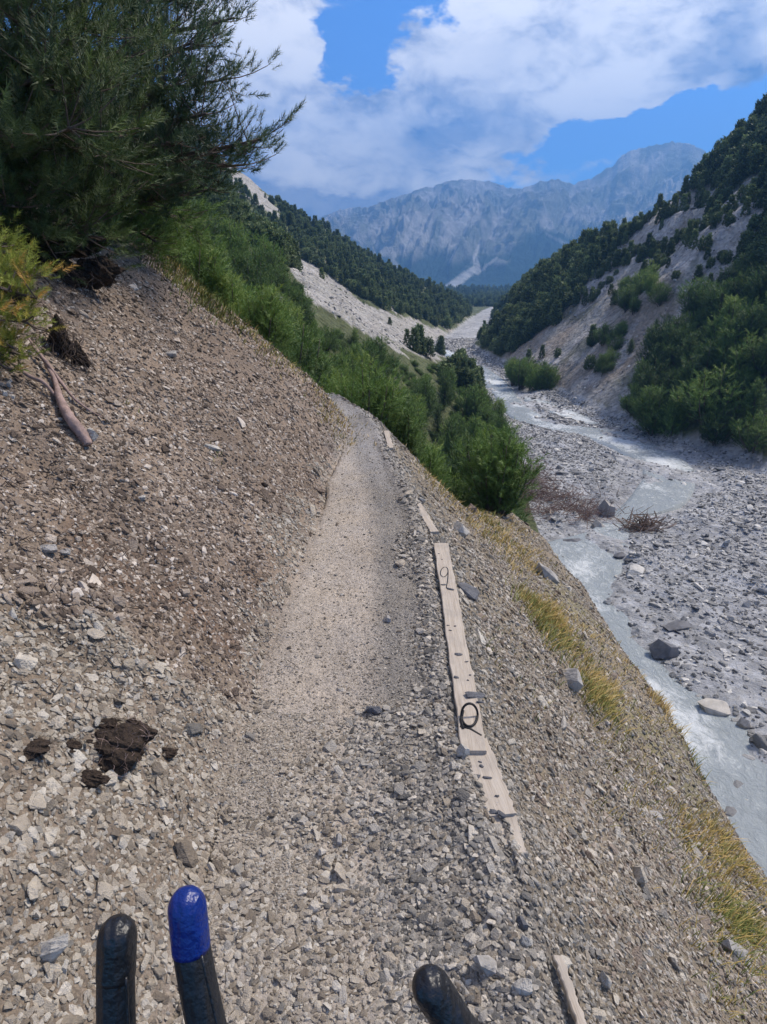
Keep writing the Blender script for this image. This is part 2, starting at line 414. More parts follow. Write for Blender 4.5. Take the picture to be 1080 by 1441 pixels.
# colours of the ground itself (soil, scree, forest floor...), by place
jit_u = 14*fbm(GX, GY, np.maximum(RR.mean(), 1)*.0+6, 3, 91); jit_v = 14*fbm(GX, GY, 6, 3, 92)
UU, VV = U+jit_u*sst(RR, 20, 60), V_+jit_v*sst(RR, 20, 60)
def colr(c): return np.array(c)[None, None, :]
C_TRAIL, C_BANK, C_GRAV, C_SLOPE = (.38, .33, .275), (.21, .162, .124), (.23, .21, .185), (.22, .185, .14)
C_SCREE, C_ROCK, C_FOR, C_BED, C_GRASS = (.40, .38, .36), (.40, .37, .34), (.10, .115, .055), (.36, .365, .375), (.13, .14, .05)
s_ = path_s(GX, GY); w_ = np.interp(GY, wY, wX); d_ = -s_-w_
col = np.zeros(GX.shape+(3,)); 
def lay(mask, c): 
    global col
    col = col*(1-mask[..., None])+colr(c)*mask[..., None]
col[:] = colr(C_FOR)
inpath = (d_ <= .05) & (s_ <= .05) & (GY < 16)
lay(sst(-s_, -.1, .05)*0+1.0*(RR < 14), C_BANK)
lay((d_ > 0)*sst(fbm(GX, GY, .9, 4, 101), -.1, .5)*(RR < 14)*.6, (.30, .235, .18))
lay((d_ > 0)*sst(fbm(GX, GY, .5, 3, 102), .15, .5)*(RR < 14)*sst(4.2-GY, 0, 1.5)*.7, (.15, .10, .07))
lay((d_ > -.1)*sst(2.3+.4*fbm(GX, GY, .4, 3, 107)-GY, -.2, .3)*.85, (.235, .19, .145))
lay((d_ > 0)*sst(fbm(GX, GY, .28, 4, 108), .2, .5)*(RR < 14)*.5, (.11, .085, .065))
lay(sst(s_, -.03, .05)*(RR < 14), C_SLOPE)
lay(sst(s_, .2, .5)*sst(fbm(GX, GY, .7, 4, 103), 0, .5)*(RR < 16)*.55, (.31, .25, .165))
lay(sst(s_, .9, 1.4)*sst(fbm(GX, GY, 1.2, 4, 104), .1, .4)*(RR < 18)*.5, (.21, .19, .09))
lay(sst(-d_, -.12, .1)*sst(-s_, -.05, .02)*(GY < 16), C_TRAIL)
lay(sst(s_, -.48, -.3)*sst(-s_, -.08, .02)*(GY < 16), C_GRAV)
lay(sst(GY, 4.5, 7)*sst(s_, -.9, -.2)*sst(-s_, -.05, .02)*(GY < 12)*.6, (.33, .32, .315))
bedm = (np.abs(GZ-zbed(GY)) < .75) & (GX > np.interp(GY, LY, LX)-.6) & (GX < np.interp(GY, RY, RX)+1) & (GY < 345)
lay(bedm*1.0, C_BED)
lay(bedm*sst(fbm(GX, GY, 6, 4, 105), 0, .4)*.5, (.46, .465, .475))
lay(bedm*sst(fbm(GX, GY, 3.5, 4, 106), .1, .5)*.5, (.24, .245, .26))
SCREE = [[(392, 338), (430, 362), (470, 395), (520, 425), (580, 450), (640, 470), (655, 485), (640, 503), (600, 500), (560, 492), (520, 470), (490, 455), (440, 420), (415, 385)],
         [(338, 376), (372, 395), (415, 428), (410, 446), (375, 440), (345, 405)],
         [(695, 508), (735, 486), (785, 448), (815, 405), (850, 365), (870, 330), (900, 305), (945, 270), (1000, 262), (1040, 262), (1085, 225), (1085, 400), (960, 432), (917, 508), (890, 545), (890, 612), (791, 560), (717, 540)],
         [(684, 460), (700, 440), (735, 418), (725, 440), (700, 465), (672, 475)],
         [(500, 418), (560, 440), (575, 450), (520, 432)], [(612, 440), (632, 455), (620, 458)], [(310, 235), (338, 262), (344, 268), (330, 268)], [(325, 285), (345, 298), (355, 306), (345, 306)], [(880, 625), (1000, 610), (1085, 640), (1085, 690), (990, 665)], [(940, 290), (965, 280), (950, 310)], [(820, 350), (832, 345), (828, 362)]]
ROCKP = [[(300, 222), (345, 232), (365, 255), (392, 295), (394, 308), (370, 298), (345, 268), (312, 240)]]
smask = np.zeros(GX.shape, bool)
for p in SCREE+ROCKP: smask |= pip(UU, VV, p)
smask &= (RR > 22) & ~bedm
lay(smask*(.75+.25*vnoise(GX/3, GY/3, 8)), C_SCREE)
rk = smask & (GX > 15)
lay(rk*sst(fbm(GX, GY, 9, 4, 111), -.1, .3)*.8, (.30, .25, .20))
lay(rk*sst(fbm(GX, GY, 5, 4, 112), .05, .3)*.7, (.44, .42, .41))
lay(rk*sst(fbm(GX, GY, 4, 4, 113), .2, .45)*.6, (.10, .11, .06))
lay(((GX > 15) & ~smask & ~bedm & (RR > 30))*sst(fbm(GX, GY, 8, 4, 114), .22, .4)*.6, C_ROCK)
lay(((GX < 15) & ~smask & ~bedm & (RR > 120))*sst(fbm(GX, GY, 14, 4, 115), .30, .42)*.6, (.22, .215, .18))
col = np.clip(col, 0, 1)
near_ = 1-sst(RR, 10, 26)
# bare grass rim just behind the bank crest
# split the sheet by what the ground is there
zone = np.zeros(GX.shape, int)                       # 0 hillside (forest), 1 trail, 2 bank, 3 outer slope, 4 riverbed, 5 scree
zone[smask] = 5; zone[bedm] = 4
zone[(RR < 13) & (d_ > 0) & (GY < 14)] = 2
zone[(RR < 18) & (s_ > 0) & (GY < 13.5) & ~bedm] = 3
zone[inpath] = 1
fz = zone[:-1, :-1]
ii = np.arange(NR*NTH).reshape(NR, NTH)
Q = np.stack([ii[:-1, :-1], ii[1:, :-1], ii[1:, 1:], ii[:-1, 1:]], -1)
VA = np.stack([GX, GY, GZ], -1).reshape(-1, 3); CA = np.concatenate([col, np.ones(GX.shape+(1,))], -1).reshape(-1, 4); NA = near_.ravel()
NAMES = {0: 'mountainside', 1: 'trail', 2: 'trail_bank', 3: 'outer_slope', 4: 'riverbed', 5: 'scree_slope'}
GRD = {}
for k, nm in NAMES.items():
    q = Q[fz == k]
    used, inv = np.unique(q.ravel(), return_inverse=True)
    GRD[k] = tag(mk(nm, VA[used], inv.reshape(-1, 4)[:, ::-1], GROUND, smooth=True, attrs={'gcol': ('FLOAT_COLOR', CA[used]), 'near': ('FLOAT', NA[used])}), kind='structure')

# valley floor beyond the gorge and ground out to the horizon
gx, gy = np.meshgrid(np.linspace(-3100, 3100, 60), np.linspace(1150, 3200, 30)); gz = -50+8*fbm(gx, gy, 600, 3, 5)
n0, n1_ = gx.shape; i2 = np.arange(n0*n1_).reshape(n0, n1_); q2 = np.stack([i2[:-1, :-1], i2[:-1, 1:], i2[1:, 1:], i2[1:, :-1]], -1).reshape(-1, 4)
vf = mk('valley_floor', np.stack([gx, gy, gz], -1).reshape(-1, 3), q2, GROUND, smooth=True, attrs={'gcol': ('FLOAT_COLOR', np.tile([.05, .065, .035, 1], (n0*n1_, 1))), 'near': ('FLOAT', np.zeros(n0*n1_))})
tag(vf, kind='structure')

# ------------------------------------------------------------------ far mountain
RIDGE = [(-500, 250), (200, 330), (400, 345), (440, 312), (455, 303), (480, 294), (505, 290), (520, 291), (545, 280), (575, 271), (592, 264), (610, 262), (628, 254), (660, 252), (690, 254), (715, 263), (735, 264), (760, 254), (785, 251), (808, 258), (832, 250), (850, 238), (864, 232), (872, 220), (890, 210), (925, 203), (945, 198), (972, 201), (985, 208), (1000, 216), (1040, 235), (1100, 262), (1300, 330), (1700, 300)]
RA = np.array([azel(*p) for p in RIDGE]); RT = np.array([math.tan(e) for e in RA[:, 1]])
aa = np.radians(np.concatenate([np.linspace(-38, -9, 40)[:-1], np.linspace(-9, 32, 620), np.linspace(32, 48, 40)[1:]])); vv = np.linspace(-.35, 1.0, 240)
A_, T_ = np.meshgrid(aa, vv)
tanr = np.interp(A_, RA[:, 0], RT)
D0 = 2600+260*fbm(A_*9, A_*0, 1, 3, 3); DB = 1500
dist = D0-(D0-DB)*T_
pxm, pym = dist*np.sin(A_), dist*np.cos(A_)
top = CAMZ+tanr*D0/1.0
tt = np.clip(T_, 0, 1)
sh = 1-(tt**.82)
zz = -46+(top+46)*sh
zz = np.where(T_ < 0, top+(T_)*900, zz)
gul = fbm(A_*15+1.1*T_+.9*fbm(A_*9, T_*2.5, 1, 4, 77), T_*2.2+A_*3, 1, 7, 131, .58, True)-.55
gul2 = fbm(pxm+.4*pym, pym*.7, 420, 7, 140, .6, True)-.5
zz = zz+(gul*150+gul2*130)*sst(tt, .0, .25)*sst(1-tt, 0, .3)+ (fbm(A_*160, T_*3, 1, 4, 150, .6)*9)*(1-sst(tt, 0, .2))
zz = np.minimum(zz, CAMZ+tanr*dist-2+5*fbm(A_*260, T_*4, 1, 3, 151))
# rock above, forest below, pale gullies
el = (zz+46)/(top+46+1)
um, vm_ = proj(pxm, pym, zz)
mcol = np.zeros(A_.shape+(3,)); mcol[:] = np.array((.33, .315, .285))
def lm(mask, c):
    global mcol
    mcol = mcol*(1-mask[..., None])+np.array(c)*mask[..., None]
nz = fbm(pxm, pym, 160, 5, 161); nz2 = fbm(A_*60+T_*4, T_*9, 1, 5, 162)
lm(sst(nz2, -.1, .3)*.6, (.15, .165, .10)); lm(sst(-nz2, .1, .35)*.6, (.55, .52, .48))
fl = np.interp(um, [440, 480, 600, 700, 760, 860, 1000], [335, 352, 352, 362, 318, 345, 300])
lm(sst(vm_-fl+4+nz*40-gul*50, -10, 10)*.95, (.022, .045, .025))
def streak(pts, w0, w1):
    a = np.array(pts, float); best = np.full(A_.shape, 1e9)
    for k in range(len(a)-1):
        p, q = a[k], a[k+1]; dx, dy = q-p; L2 = dx*dx+dy*dy
        t = np.clip(((um-p[0])*dx+(vm_-p[1])*dy)/L2, 0, 1); wk = w0+(w1-w0)*(k+t)/(len(a)-1)
        best = np.minimum(best, np.hypot(um-p[0]-t*dx, vm_-p[1]-t*dy)/wk)
    return 1-sst(best+.5*nz, .6, 1.1)
lm(streak([(676, 340), (668, 362), (672, 376), (655, 388), (640, 400), (625, 412)], 2, 9)*.9, (.60, .58, .54))
lm(streak([(700, 362), (688, 372), (672, 384)], 1.5, 3)*.8, (.5, .48, .45))
lm(streak([(560, 352), (552, 366), (560, 376)], 1.5, 4)*.6, (.5, .48, .45)); lm(streak([(500, 320), (528, 338), (540, 356)], 2, 4)*.5, (.5, .48, .45))
lm(streak([(770, 330), (800, 345), (790, 352)], 2, 4)*.5, (.5, .48, .45))
n0, n1_ = A_.shape; i2 = np.arange(n0*n1_).reshape(n0, n1_); q2 = np.stack([i2[:-1, :-1], i2[1:, :-1], i2[1:, 1:], i2[:-1, 1:]], -1).reshape(-1, 4)
def mount_mat():
    m, g, b = newmat('mountain'); at = g.n('ShaderNodeAttribute', attribute_name='gcol'); P = g.n('ShaderNodeNewGeometry').outputs['Position']
    n = g.noise(P, .03, 9, .7); c = g.mix(1.0, at.outputs['Color'], g.ramp(n, [(.3, (.6, .6, .6)), (.7, (1.35, 1.35, 1.35))]), 'MULTIPLY')
    g.l(c, b.inputs['Base Color']); b.inputs['Roughness'].default_value = 1; b.inputs['Specular IOR Level'].default_value = 0
    bump(g, b, n, 40, .8); return m
mt = mk('mountain_range', np.stack([pxm, pym, zz], -1).reshape(-1, 3), q2, mount_mat(), smooth=True, attrs={'gcol': ('FLOAT_COLOR', np.concatenate([mcol, np.ones(A_.shape+(1,))], -1).reshape(-1, 4))})
tag(mt, kind='structure')

# ------------------------------------------------------------------ haze
hb = mk('haze', [(x, y, z) for z in (-62, 620) for y in (-160, 3300) for x in (-3200, 3200)], [(0, 2, 3, 1), (4, 5, 7, 6), (0, 1, 5, 4), (2, 6, 7, 3), (0, 4, 6, 2), (1, 3, 7, 5)])
hm = bpy.data.materials.new('haze'); hm.use_nodes = True; hn = hm.node_tree; hn.nodes.clear()
pv = hn.nodes.new('ShaderNodeVolumePrincipled'); pv.inputs['Color'].default_value = (.20, .48, 1.0, 1); pv.inputs['Density'].default_value = .00052
pv.inputs['Anisotropy'].default_value = .25
ho = hn.nodes.new('ShaderNodeOutputMaterial'); hn.links.new(pv.outputs[0], ho.inputs['Volume'])
hb.data.materials.append(hm); tag(hb, 'thin blue air between the near slopes and the far mountains', None, kind='stuff')

# ------------------------------------------------------------------ stream water
def water_mat():
    m, g, b = newmat('water'); P = g.n('ShaderNodeNewGeometry').outputs['Position']
    foam = g.n('ShaderNodeAttribute', attribute_name='foam').outputs['Fac']
    mp = g.n('ShaderNodeMapping'); mp.inputs['Scale'].default_value = (1, .6, 1); g.l(P, mp.inputs[0])
    n = g.noise(mp.outputs[0], 2.6, 7, .7, 1.0); nn = g.noise(mp.outputs[0], 9, 5, .7)
    f = g.m('ADD', g.m('MULTIPLY', n, .7), g.m('MULTIPLY', nn, .3))
    f = g.sstep(g.m('ADD', f, g.m('MULTIPLY', foam, .28)), .52, .82)
    g.l(g.mix(f, (.30, .33, .345), (.60, .62, .625)), b.inputs['Base Color'])
    g.l(g.m('MULTIPLY_ADD', f, .45, .16), b.inputs['Roughness']); b.inputs['IOR'].default_value = 1.33
    bump(g, b, g.m('ADD', n, g.m('MULTIPLY', nn, .5)), .16, .8); return m
M_WATER = water_mat()
def ribbon(L, Rr, nm, ext=.8, up=-.13):
    n = len(L); k = 14; V = []; fo = []
    for i in range(n):
        c = (L[i]+Rr[i])/2; hw = (Rr[i]-L[i])/2; hl = np.linalg.norm(hw); e = hw*(1+ext/hl)
        for j in range(k):
            p = c+e*(2*j/(k-1)-1); x, y = p
            z = float(zbed(y))+up
            V.append((x, y, z)); fo.append(1-abs(2*j/(k-1)-1)**2)
    V = np.array(V); 
    V[:, 2] += .05*fbm(V[:, 0], V[:, 1], 1.2, 3, 200)+.02*fbm(V[:, 0], V[:, 1], .4, 2, 201)
    F = np.array([(i*k+j, i*k+j+1, (i+1)*k+j+1, (i+1)*k+j) for i in range(n-1) for j in range(k-1)])
    fo = np.array(fo)*sst(fbm(V[:, 0], V[:, 1], 4, 3, 210), -.3, .5)
    e_ = np.tile(np.array([1]+[0]*(k-2)+[1]), n); V[:, 2] -= .4*e_
    return V, F, fo
a1 = ribbon(SLr, SRr, 'stream'); a2 = ribbon(BLr, BRr, 'x')
V = np.vstack([a1[0], a2[0]]); F = np.vstack([a1[1], a2[1]+len(a1[0])])
tag(mk('river', V, F[:, ::-1], M_WATER, smooth=True, attrs={'foam': ('FLOAT', np.concatenate([a1[2], a2[2]]))}), kind='structure')

# ------------------------------------------------------------------ stones
SRC = {}
def rock_mesh(name, n, flat, seed, sub=False, elong=1.3):
    r = np.random.default_rng(seed); p = r.normal(size=(n, 3)); p /= np.linalg.norm(p, axis=1)[:, None]
    p = np.sign(p)*np.abs(p)**.75
    p *= np.array([elong, 1.0, flat])*r.uniform(.82, 1.05, (n, 1)); p /= 2*1.1
    bm = bmesh.new()
    for q in p: bm.verts.new(q)
    res = bmesh.ops.convex_hull(bm, input=bm.verts)
    bmesh.ops.delete(bm, geom=[v for v in bm.verts if not v.link_faces], context='VERTS')
    if sub: bmesh.ops.bevel(bm, geom=bm.edges[:], offset=.03, segments=1, affect='EDGES')
    me = bpy.data.meshes.new(name); bm.to_mesh(me); bm.free(); return me
STONES = [rock_mesh('stone', 15+k % 4*2, [.42, .6, .75, .5, .3, .65][k % 6], 100+k, elong=[1.2, 1.5, 1.1, 1.8, 1.3, 1.0][k % 6]) for k in range(14)]
ROCKS = [rock_mesh('rock', 17, [.55, .7, .45, .8][k % 4], 300+k, False, [1.4, 1.2, 1.7, 1.1][k % 4]) for k in range(6)]
def srccol(name, meshes):
    c = bpy.data.collections.new(name)
    for k, me in enumerate(meshes):
        o = bpy.data.objects.new('%s_source_%02d' % (name, k), me); c.objects.link(o)
    return c
C_STONE = srccol('stone', STONES)
def gn_scatter(name, P, ROT, SC_, IDX, coll, mat, parent=None, label=None, cat=None):
    o = mk(name, P, [], None, parent, attrs={'rot': ('FLOAT_VECTOR', ROT), 'scl': ('FLOAT_VECTOR', SC_), 'idx': ('INT', IDX)})
    ng = bpy.data.node_groups.new(name, 'GeometryNodeTree')
    ng.interface.new_socket('Geometry', in_out='INPUT', socket_type='NodeSocketGeometry'); ng.interface.new_socket('Geometry', in_out='OUTPUT', socket_type='NodeSocketGeometry')
    N = ng.nodes.new; L = ng.links.new
    gi, go = N('NodeGroupInput'), N('NodeGroupOutput'); ip = N('GeometryNodeInstanceOnPoints'); ci = N('GeometryNodeCollectionInfo')
    ci.inputs['Collection'].default_value = coll; ci.inputs['Separate Children'].default_value = True; ci.inputs['Reset Children'].default_value = True
    L(gi.outputs[0], ip.inputs['Points']); L(ci.outputs[0], ip.inputs['Instance']); ip.inputs['Pick Instance'].default_value = True
    for nm, ty, sk in (('rot', 'FLOAT_VECTOR', 'Rotation'), ('scl', 'FLOAT_VECTOR', 'Scale'), ('idx', 'INT', 'Instance Index')):
        a = N('GeometryNodeInputNamedAttribute'); a.data_type = ty; a.inputs['Name'].default_value = nm
        L([q for q in a.outputs if q.enabled][0], ip.inputs[sk])
    last = ip.outputs[0]
    if mat:
        sm = N('GeometryNodeSetMaterial'); sm.inputs['Material'].default_value = mat; L(last, sm.inputs['Geometry']); last = sm.outputs[0]
    L(last, go.inputs[0])
    md = o.modifiers.new('scatter', 'NODES'); md.node_group = ng
    tag(o, label, cat, kind='stuff'); return o

# near ground stones: candidates all over the near ground, sorted into kinds of ground
def cand(n, r0, r1, t0, t1):
    r = r0*np.exp(rng.random(n)*math.log(r1/r0)); t = np.radians(rng.uniform(t0, t1, n))
    return r*np.sin(t), r*np.cos(t), r
groups = {}
def addst(key, x, y, z, size, flatten=.5, sink=.12):
    groups.setdefault(key, []).append((x, y, z, size, flatten, sink))
x, y, r = cand(540000, .8, 17, -46, 48)
s = path_s(x, y); w = np.interp(y, wY, wX); d = -s-w
rnd = rng.random(len(x)); ln = np.exp(rng.normal(0, .42, len(x)))
patch = fbm(x, y, .35, 3, 301); patch2 = fbm(x, y, .8, 3, 302)
isbed = H(x, y, False) < zbed(y)+.3
# probability of a stone and its size
onpath = (d <= 0) & (s <= 0); wb = fbm(x, y, .55, 4, 303); centre = sst(-s/np.maximum(w, .3)+.22*wb, .04, .42)*sst(s+w+.12*wb, -.2, .06)
worn = centre*sst(y+.9*patch+.5*patch2, 1.5, 3.1)                                 # smooth worn middle of the trail
pr = np.where(onpath, (1-.72*worn)*np.where(s > -.45, 1, .8), .8)
pr = np.where(d > 0, .8+.5*patch, pr); pr = np.where(s > 0, .66+.4*patch2, pr)
pr = np.where((d > -.35) & (y < 2.3), np.maximum(pr, .95), pr)
base = np.where(onpath, .0165, .0125); base = np.where((d > -.4) & (y < 2.4), .0180, base); base = np.where(s > 0, .016, base)
base = np.where(onpath & (s > -.35), .0180, base); base = np.where(worn > .5, .0062, base); base = np.where((d > 0) & (y > 2.2), .0150, base)
size = base*ln*(1+.05*r); size = np.maximum(size, np.where(worn > .5, .0016, np.where(d > 0, .0029, .0026))*r)
keep = (rnd < pr) & ~isbed & (y > .3)
# thin where size is large against the candidate density so that they lie side by side, not in a heap
fill = (size*1.25)**2*(540000/(math.log(17/.8)*R(94)))/r**2
keep &= rng.random(len(x)) < np.clip(np.where((y < 2.3) | (s > -.45), 5.0, 4.5)/np.maximum(fill, 1e-3), 0, 1)
x, y, s, d, r, size, w, worn, patch, patch2 = [q[keep] for q in (x, y, s, d, r, size, w, worn, patch, patch2)]
z = H(x, y)
big = rng.random(len(x)) < np.where(s > 0, .009, np.where(d > 0, .009, .003)); size = np.where(big, size*rng.uniform(1.7, 2.8, len(x)), size)
kind = np.where(s > -.50+.12*patch, 0, 1)           # 0 grey gravel, 1 beige, 2 brown
kind = np.where(d > .1+.3*patch, 2, kind); kind = np.where((d > 0) & (y < 2.0+.5*patch2), 1, kind)
kind = np.where(s > .25, np.where(rng.random(len(x)) < .5, 0, 1), kind)
kind = np.where((s > .25) & (rng.random(len(x)) < .3), 2, kind)
kind = np.where((kind == 1) & (rng.random(len(x)) < .15), 0, kind); kind = np.where((kind == 0) & (rng.random(len(x)) < .24), 1, kind)
def nrm(x, y, e=.05):
    dzx = (H(x+e, y, False)-H(x-e, y, False))/(2*e); dzy = (H(x, y+e, False)-H(x, y-e, False))/(2*e)
    n = np.stack([-dzx, -dzy, np.ones_like(x)], -1); return n/np.linalg.norm(n, axis=1)[:, None]
NV = nrm(x, y, .08)
NV = NV+rng.normal(0, .28, NV.shape); NV /= np.linalg.norm(NV, axis=1)[:, None]
def eul(NV):
    # euler XYZ bringing +Z to NV with random spin: R = Rz(c)Ry(b)Rx(a) ; spin applied as pre-rotation approximated by azimuth split
    out = np.zeros_like(NV)
    spin = rng.uniform(0, 2*math.pi, len(NV)); th_ = np.arctan2(NV[:, 1], NV[:, 0]); ph = np.arccos(np.clip(NV[:, 2], -1, 1))
    # matrix = Rz(th)Ry(ph)Rz(spin)
    ct, st, cp, sp, cs, ss = np.cos(th_), np.sin(th_), np.cos(ph), np.sin(ph), np.cos(spin), np.sin(spin)
    m00 = ct*cp*cs-st*ss; m10 = st*cp*cs+ct*ss; m20 = -sp*cs; m21 = sp*ss; m22 = cp
    out[:, 1] = np.arcsin(np.clip(-m20, -1, 1)); out[:, 0] = np.arctan2(m21, m22); out[:, 2] = np.arctan2(m10, m00)
    return out
ROT = eul(NV); IDX = rng.integers(0, len(STONES), len(x))
u_, v2 = proj(x, y, z); dep = y*CP-(z-CAMZ)*SP
pxs = size*FPX/dep*((u_ > 0) & (u_ < 1080) & (v2 > 560) & (v2 < 1441))
order = np.argsort(-pxs); indiv = np.zeros(len(x), bool)
MATS = {0: M_GREY, 1: M_BEIGE, 2: M_BROWN}
ring = np.where(d > 0, 2, np.where(s > 0, 3, 1))
for k in (1, 2, 3):
    sel = [i for i in order if ring[i] == k][:190 if k == 1 else 230]
    indiv[sel] = True
    for i in sel:
        me = STONES[IDX[i]]
        o = bpy.data.objects.new('stone', me); COL.objects.link(o); o.parent = GRD[k]
        o.location = (x[i], y[i], z[i]+size[i]*.12); o.rotation_euler = ROT[i]; o.scale = (size[i],)*3
        if not me.materials: me.materials.append(M_GREY)
        o.material_slots[0].link = 'OBJECT'; o.material_slots[0].material = MATS[int(kind[i])]
nmk = {0: 'grey_gravel', 1: 'beige_gravel', 2: 'brown_gravel'}
for k in (0, 1, 2):
    m_ = (kind == k) & ~indiv
    sz = size[m_]
    P = np.stack([x[m_], y[m_], z[m_]+sz*.10], -1)
    sc = sz[:, None]*rng.uniform(.75, 1.25, (len(sz), 3))
    gn_scatter(nmk[k], P, ROT[m_], sc, IDX[m_], C_STONE, MATS[k], None, {0: 'loose grey chippings along the outer side of the trail', 1: 'pale beige stone chips spread over trail and foot of the bank', 2: 'brown earthy stone chips covering the steep bank'}[k], None)
print('stones', len(x))

# riverbed cobbles
n = 60000
y = 9*np.exp(rng.random(n)*math.log(150/9)); xl = np.interp(y, LY, LX); xr = np.interp(y, RY, RX); x = xl-.5+(xr-xl+1)*rng.random(n)
z = H(x, y); ch = chan(x, y)
pt = fbm(x, y, 4, 4, 401); rr3 = np.hypot(x, y)
smoothz = sst(fbm(x, y, 7, 3, 402), -.05, .25)
size = .11*np.exp(rng.normal(0, .5, n))*(1+.5*np.clip(pt, -1, 1)); size = np.maximum(size, .0028*rr3)
keep = (rng.random(n) < np.where(ch > .5, .16, .9)*(1-.6*smoothz)) & (np.abs(z-zbed(y)) < 1.2)
x, y, z, size, rr3 = [q[keep] for q in (x, y, z, size, rr3)]
bigm = rng.random(len(x)) < .008; size = np.where(bigm, rng.uniform(.3, .65, len(x)), size)
ROT = eul(nrm(x, y)+rng.normal(0, .25, (len(x), 3))); IDX = rng.integers(0, len(STONES), len(x))
u_, v2 = proj(x, y, z); vis = (u_ > 690) & (u_ < 1080) & (v2 > 500)
dpt = np.array([1.0]*len(x)); order = np.argsort(-(size/rr3*vis)); sel = order[:220]; ind = np.zeros(len(x), bool); ind[sel] = True
for i in sel:
    o = bpy.data.objects.new('stone', STONES[IDX[i]]); COL.objects.link(o); o.parent = GRD[4]
    o.location = (x[i], y[i], z[i]+size[i]*.1); o.rotation_euler = ROT[i]; o.scale = (size[i],)*3
    o.material_slots[0].link = 'OBJECT'; o.material_slots[0].material = M_BED
m_ = ~ind
gn_scatter('river_cobbles', np.stack([x, y, z+size*.1], -1)[m_], ROT[m_], size[m_][:, None]*rng.uniform(.8, 1.2, (m_.sum(), 3)), IDX[m_], C_STONE, M_BED, None, 'blue grey cobbles covering the dry riverbed', None)
# scree debris on far slopes
n = 26000
y = 30*np.exp(rng.random(n)*math.log(170/30)); x = rng.uniform(-.35, .62, n)*y; z = H(x, y)
u_, v2 = proj(x, y, z); inn = np.zeros(n, bool)
for p in SCREE: inn |= pip(u_, v2, p)
x, y, z = x[inn], y[inn], z[inn]; size = np.maximum(.14*np.exp(rng.normal(0, .55, len(x))), .0014*y)
gn_scatter('scree_blocks', np.stack([x, y, z], -1), eul(nrm(x, y)+rng.normal(0, .3, (len(x), 3))), np.repeat(size[:, None], 3, 1), rng.integers(0, len(STONES), len(x)), C_STONE, M_BED, None, 'pale broken blocks lying on the far scree slopes', None)

# ------------------------------------------------------------------ named rocks
M_DARKROCK = plain('slate', (.11, .11, .12), .75, 3, .45, .02)
M_PALEROCK = plain('pale_rock', (.40, .37, .33), .85, 3, .3, .02)
M_GREYROCK = plain('grey_rock', (.31, .29, .27), .8, 3, .35, .02)
def rock(name, u, v, wpx, hpx, mat, label, cat='rock', ang=0, idx=0, group=None, sink=.15):
    p = hit(u, v)
    if p is None: return
    dp = p.y*CP-(p.z-CAMZ)*SP; sx = wpx/FPX*dp; sz = hpx/FPX*dp
    o = bpy.data.objects.new(name, ROCKS[idx].copy()); COL.objects.link(o); o.data.materials.append(mat)
    o.location = p+Vector((0, 0, sz*sink)); o.rotation_euler = (random.uniform(-.2, .2), R(ang), random.uniform(-.5, .5)); o.scale = (sx*.85, sx*.8, sz*1.7)
    return tag(o, label, cat, group)
rock('rock', 657, 838, 40, 34, M_DARKROCK, 'dark slate rock lying against the outer edge of the plank marked 9', ang=35, idx=0)
rock('rock', 805, 962, 40, 34, M_GREYROCK, 'grey rock above the golden grass tuft on the outer slope', ang=30, idx=1)
rock('rock', 648, 752, 30, 26, M_PALEROCK, 'pale rounded rock on the slope beyond the top end of the plank', idx=3)
rock('rock', 770, 812, 34, 24, M_GREYROCK, 'grey rock at the eroded rim above the stream', ang=40, idx=2)
rock('rock', 72, 1345, 36, 60, M_PALEROCK, 'largest pale stone at the bottom left of the trail, left of the black fingertip', idx=3, ang=60)
rock('rock', 93, 1364, 24, 20, M_PALEROCK, 'small rounded cream stone touching the largest pale stone at the bottom left', idx=1)
rock('rock', 688, 1362, 52, 26, M_GREYROCK, 'long grey stone near the bottom right fingertip', ang=42, idx=2)
rock('rock', 736, 1395, 30, 40, M_PALEROCK, 'blocky pale stone right of the long grey stone at the bottom', idx=0)
rock('rock', 740, 1328, 24, 22, M_PALEROCK, 'square white stone on the gravel edge below the last plank', idx=3)
rock('rock', 734, 1302, 24, 20, M_DARKROCK, 'smooth blue grey stone just above the square white stone', idx=1)
rock('rock', 478, 1185, 22, 15, M_GREYROCK, 'grey stone lying alone in the middle of the lower trail', idx=1)
rock('rock', 527, 1004, 20, 22, M_DARKROCK, 'smooth dark oval stone in the middle of the trail', idx=2)
rock('rock', 546, 874, 17, 12, M_GREYROCK, 'rounded grey stone at the left edge of the gravel strip', idx=1)
rock('rock', 298, 632, 22, 12, M_PALEROCK, 'white stone with a green sprig on the middle of the bank', idx=2, ang=20)
rock('rock', 200, 705, 14, 12, M_PALEROCK, 'small white stone on the brown bank below the dead root', idx=0)
rock('rock', 68, 776, 30, 16, M_GREYROCK, 'left one of two flat grey stones on the lower bank', idx=2)
rock('rock', 92, 780, 22, 14, M_GREYROCK, 'right one of two flat grey stones on the lower bank', idx=0)
rock('rock', 20, 872, 20, 22, M_PALEROCK, 'pale upright stone at the left picture edge of the bank', idx=3)
rock('rock', 240, 500, 22, 14, M_GREYROCK, 'flat grey stone on the bank right of the dark root hollow', idx=0)
rock('rock', 652, 1065, 22, 20, M_PALEROCK, 'cream stone resting on the left side of the second plank', idx=1, sink=.5)
rock('rock', 1004, 1002, 46, 34, M_PALEROCK, 'large pale slab in the stream beside the golden grass rim', idx=0, ang=12)
rock('rock', 1046, 1024, 24, 20, M_GREYROCK, 'reddish grey boulder right of the large pale slab', idx=3)
rock('rock', 934, 920, 44, 30, M_DARKROCK, 'dark wet boulder on the right edge of the narrow stream', idx=1)
rock('rock', 952, 884, 38, 14, M_DARKROCK, 'flat dark slab above the dark wet boulder', idx=2)
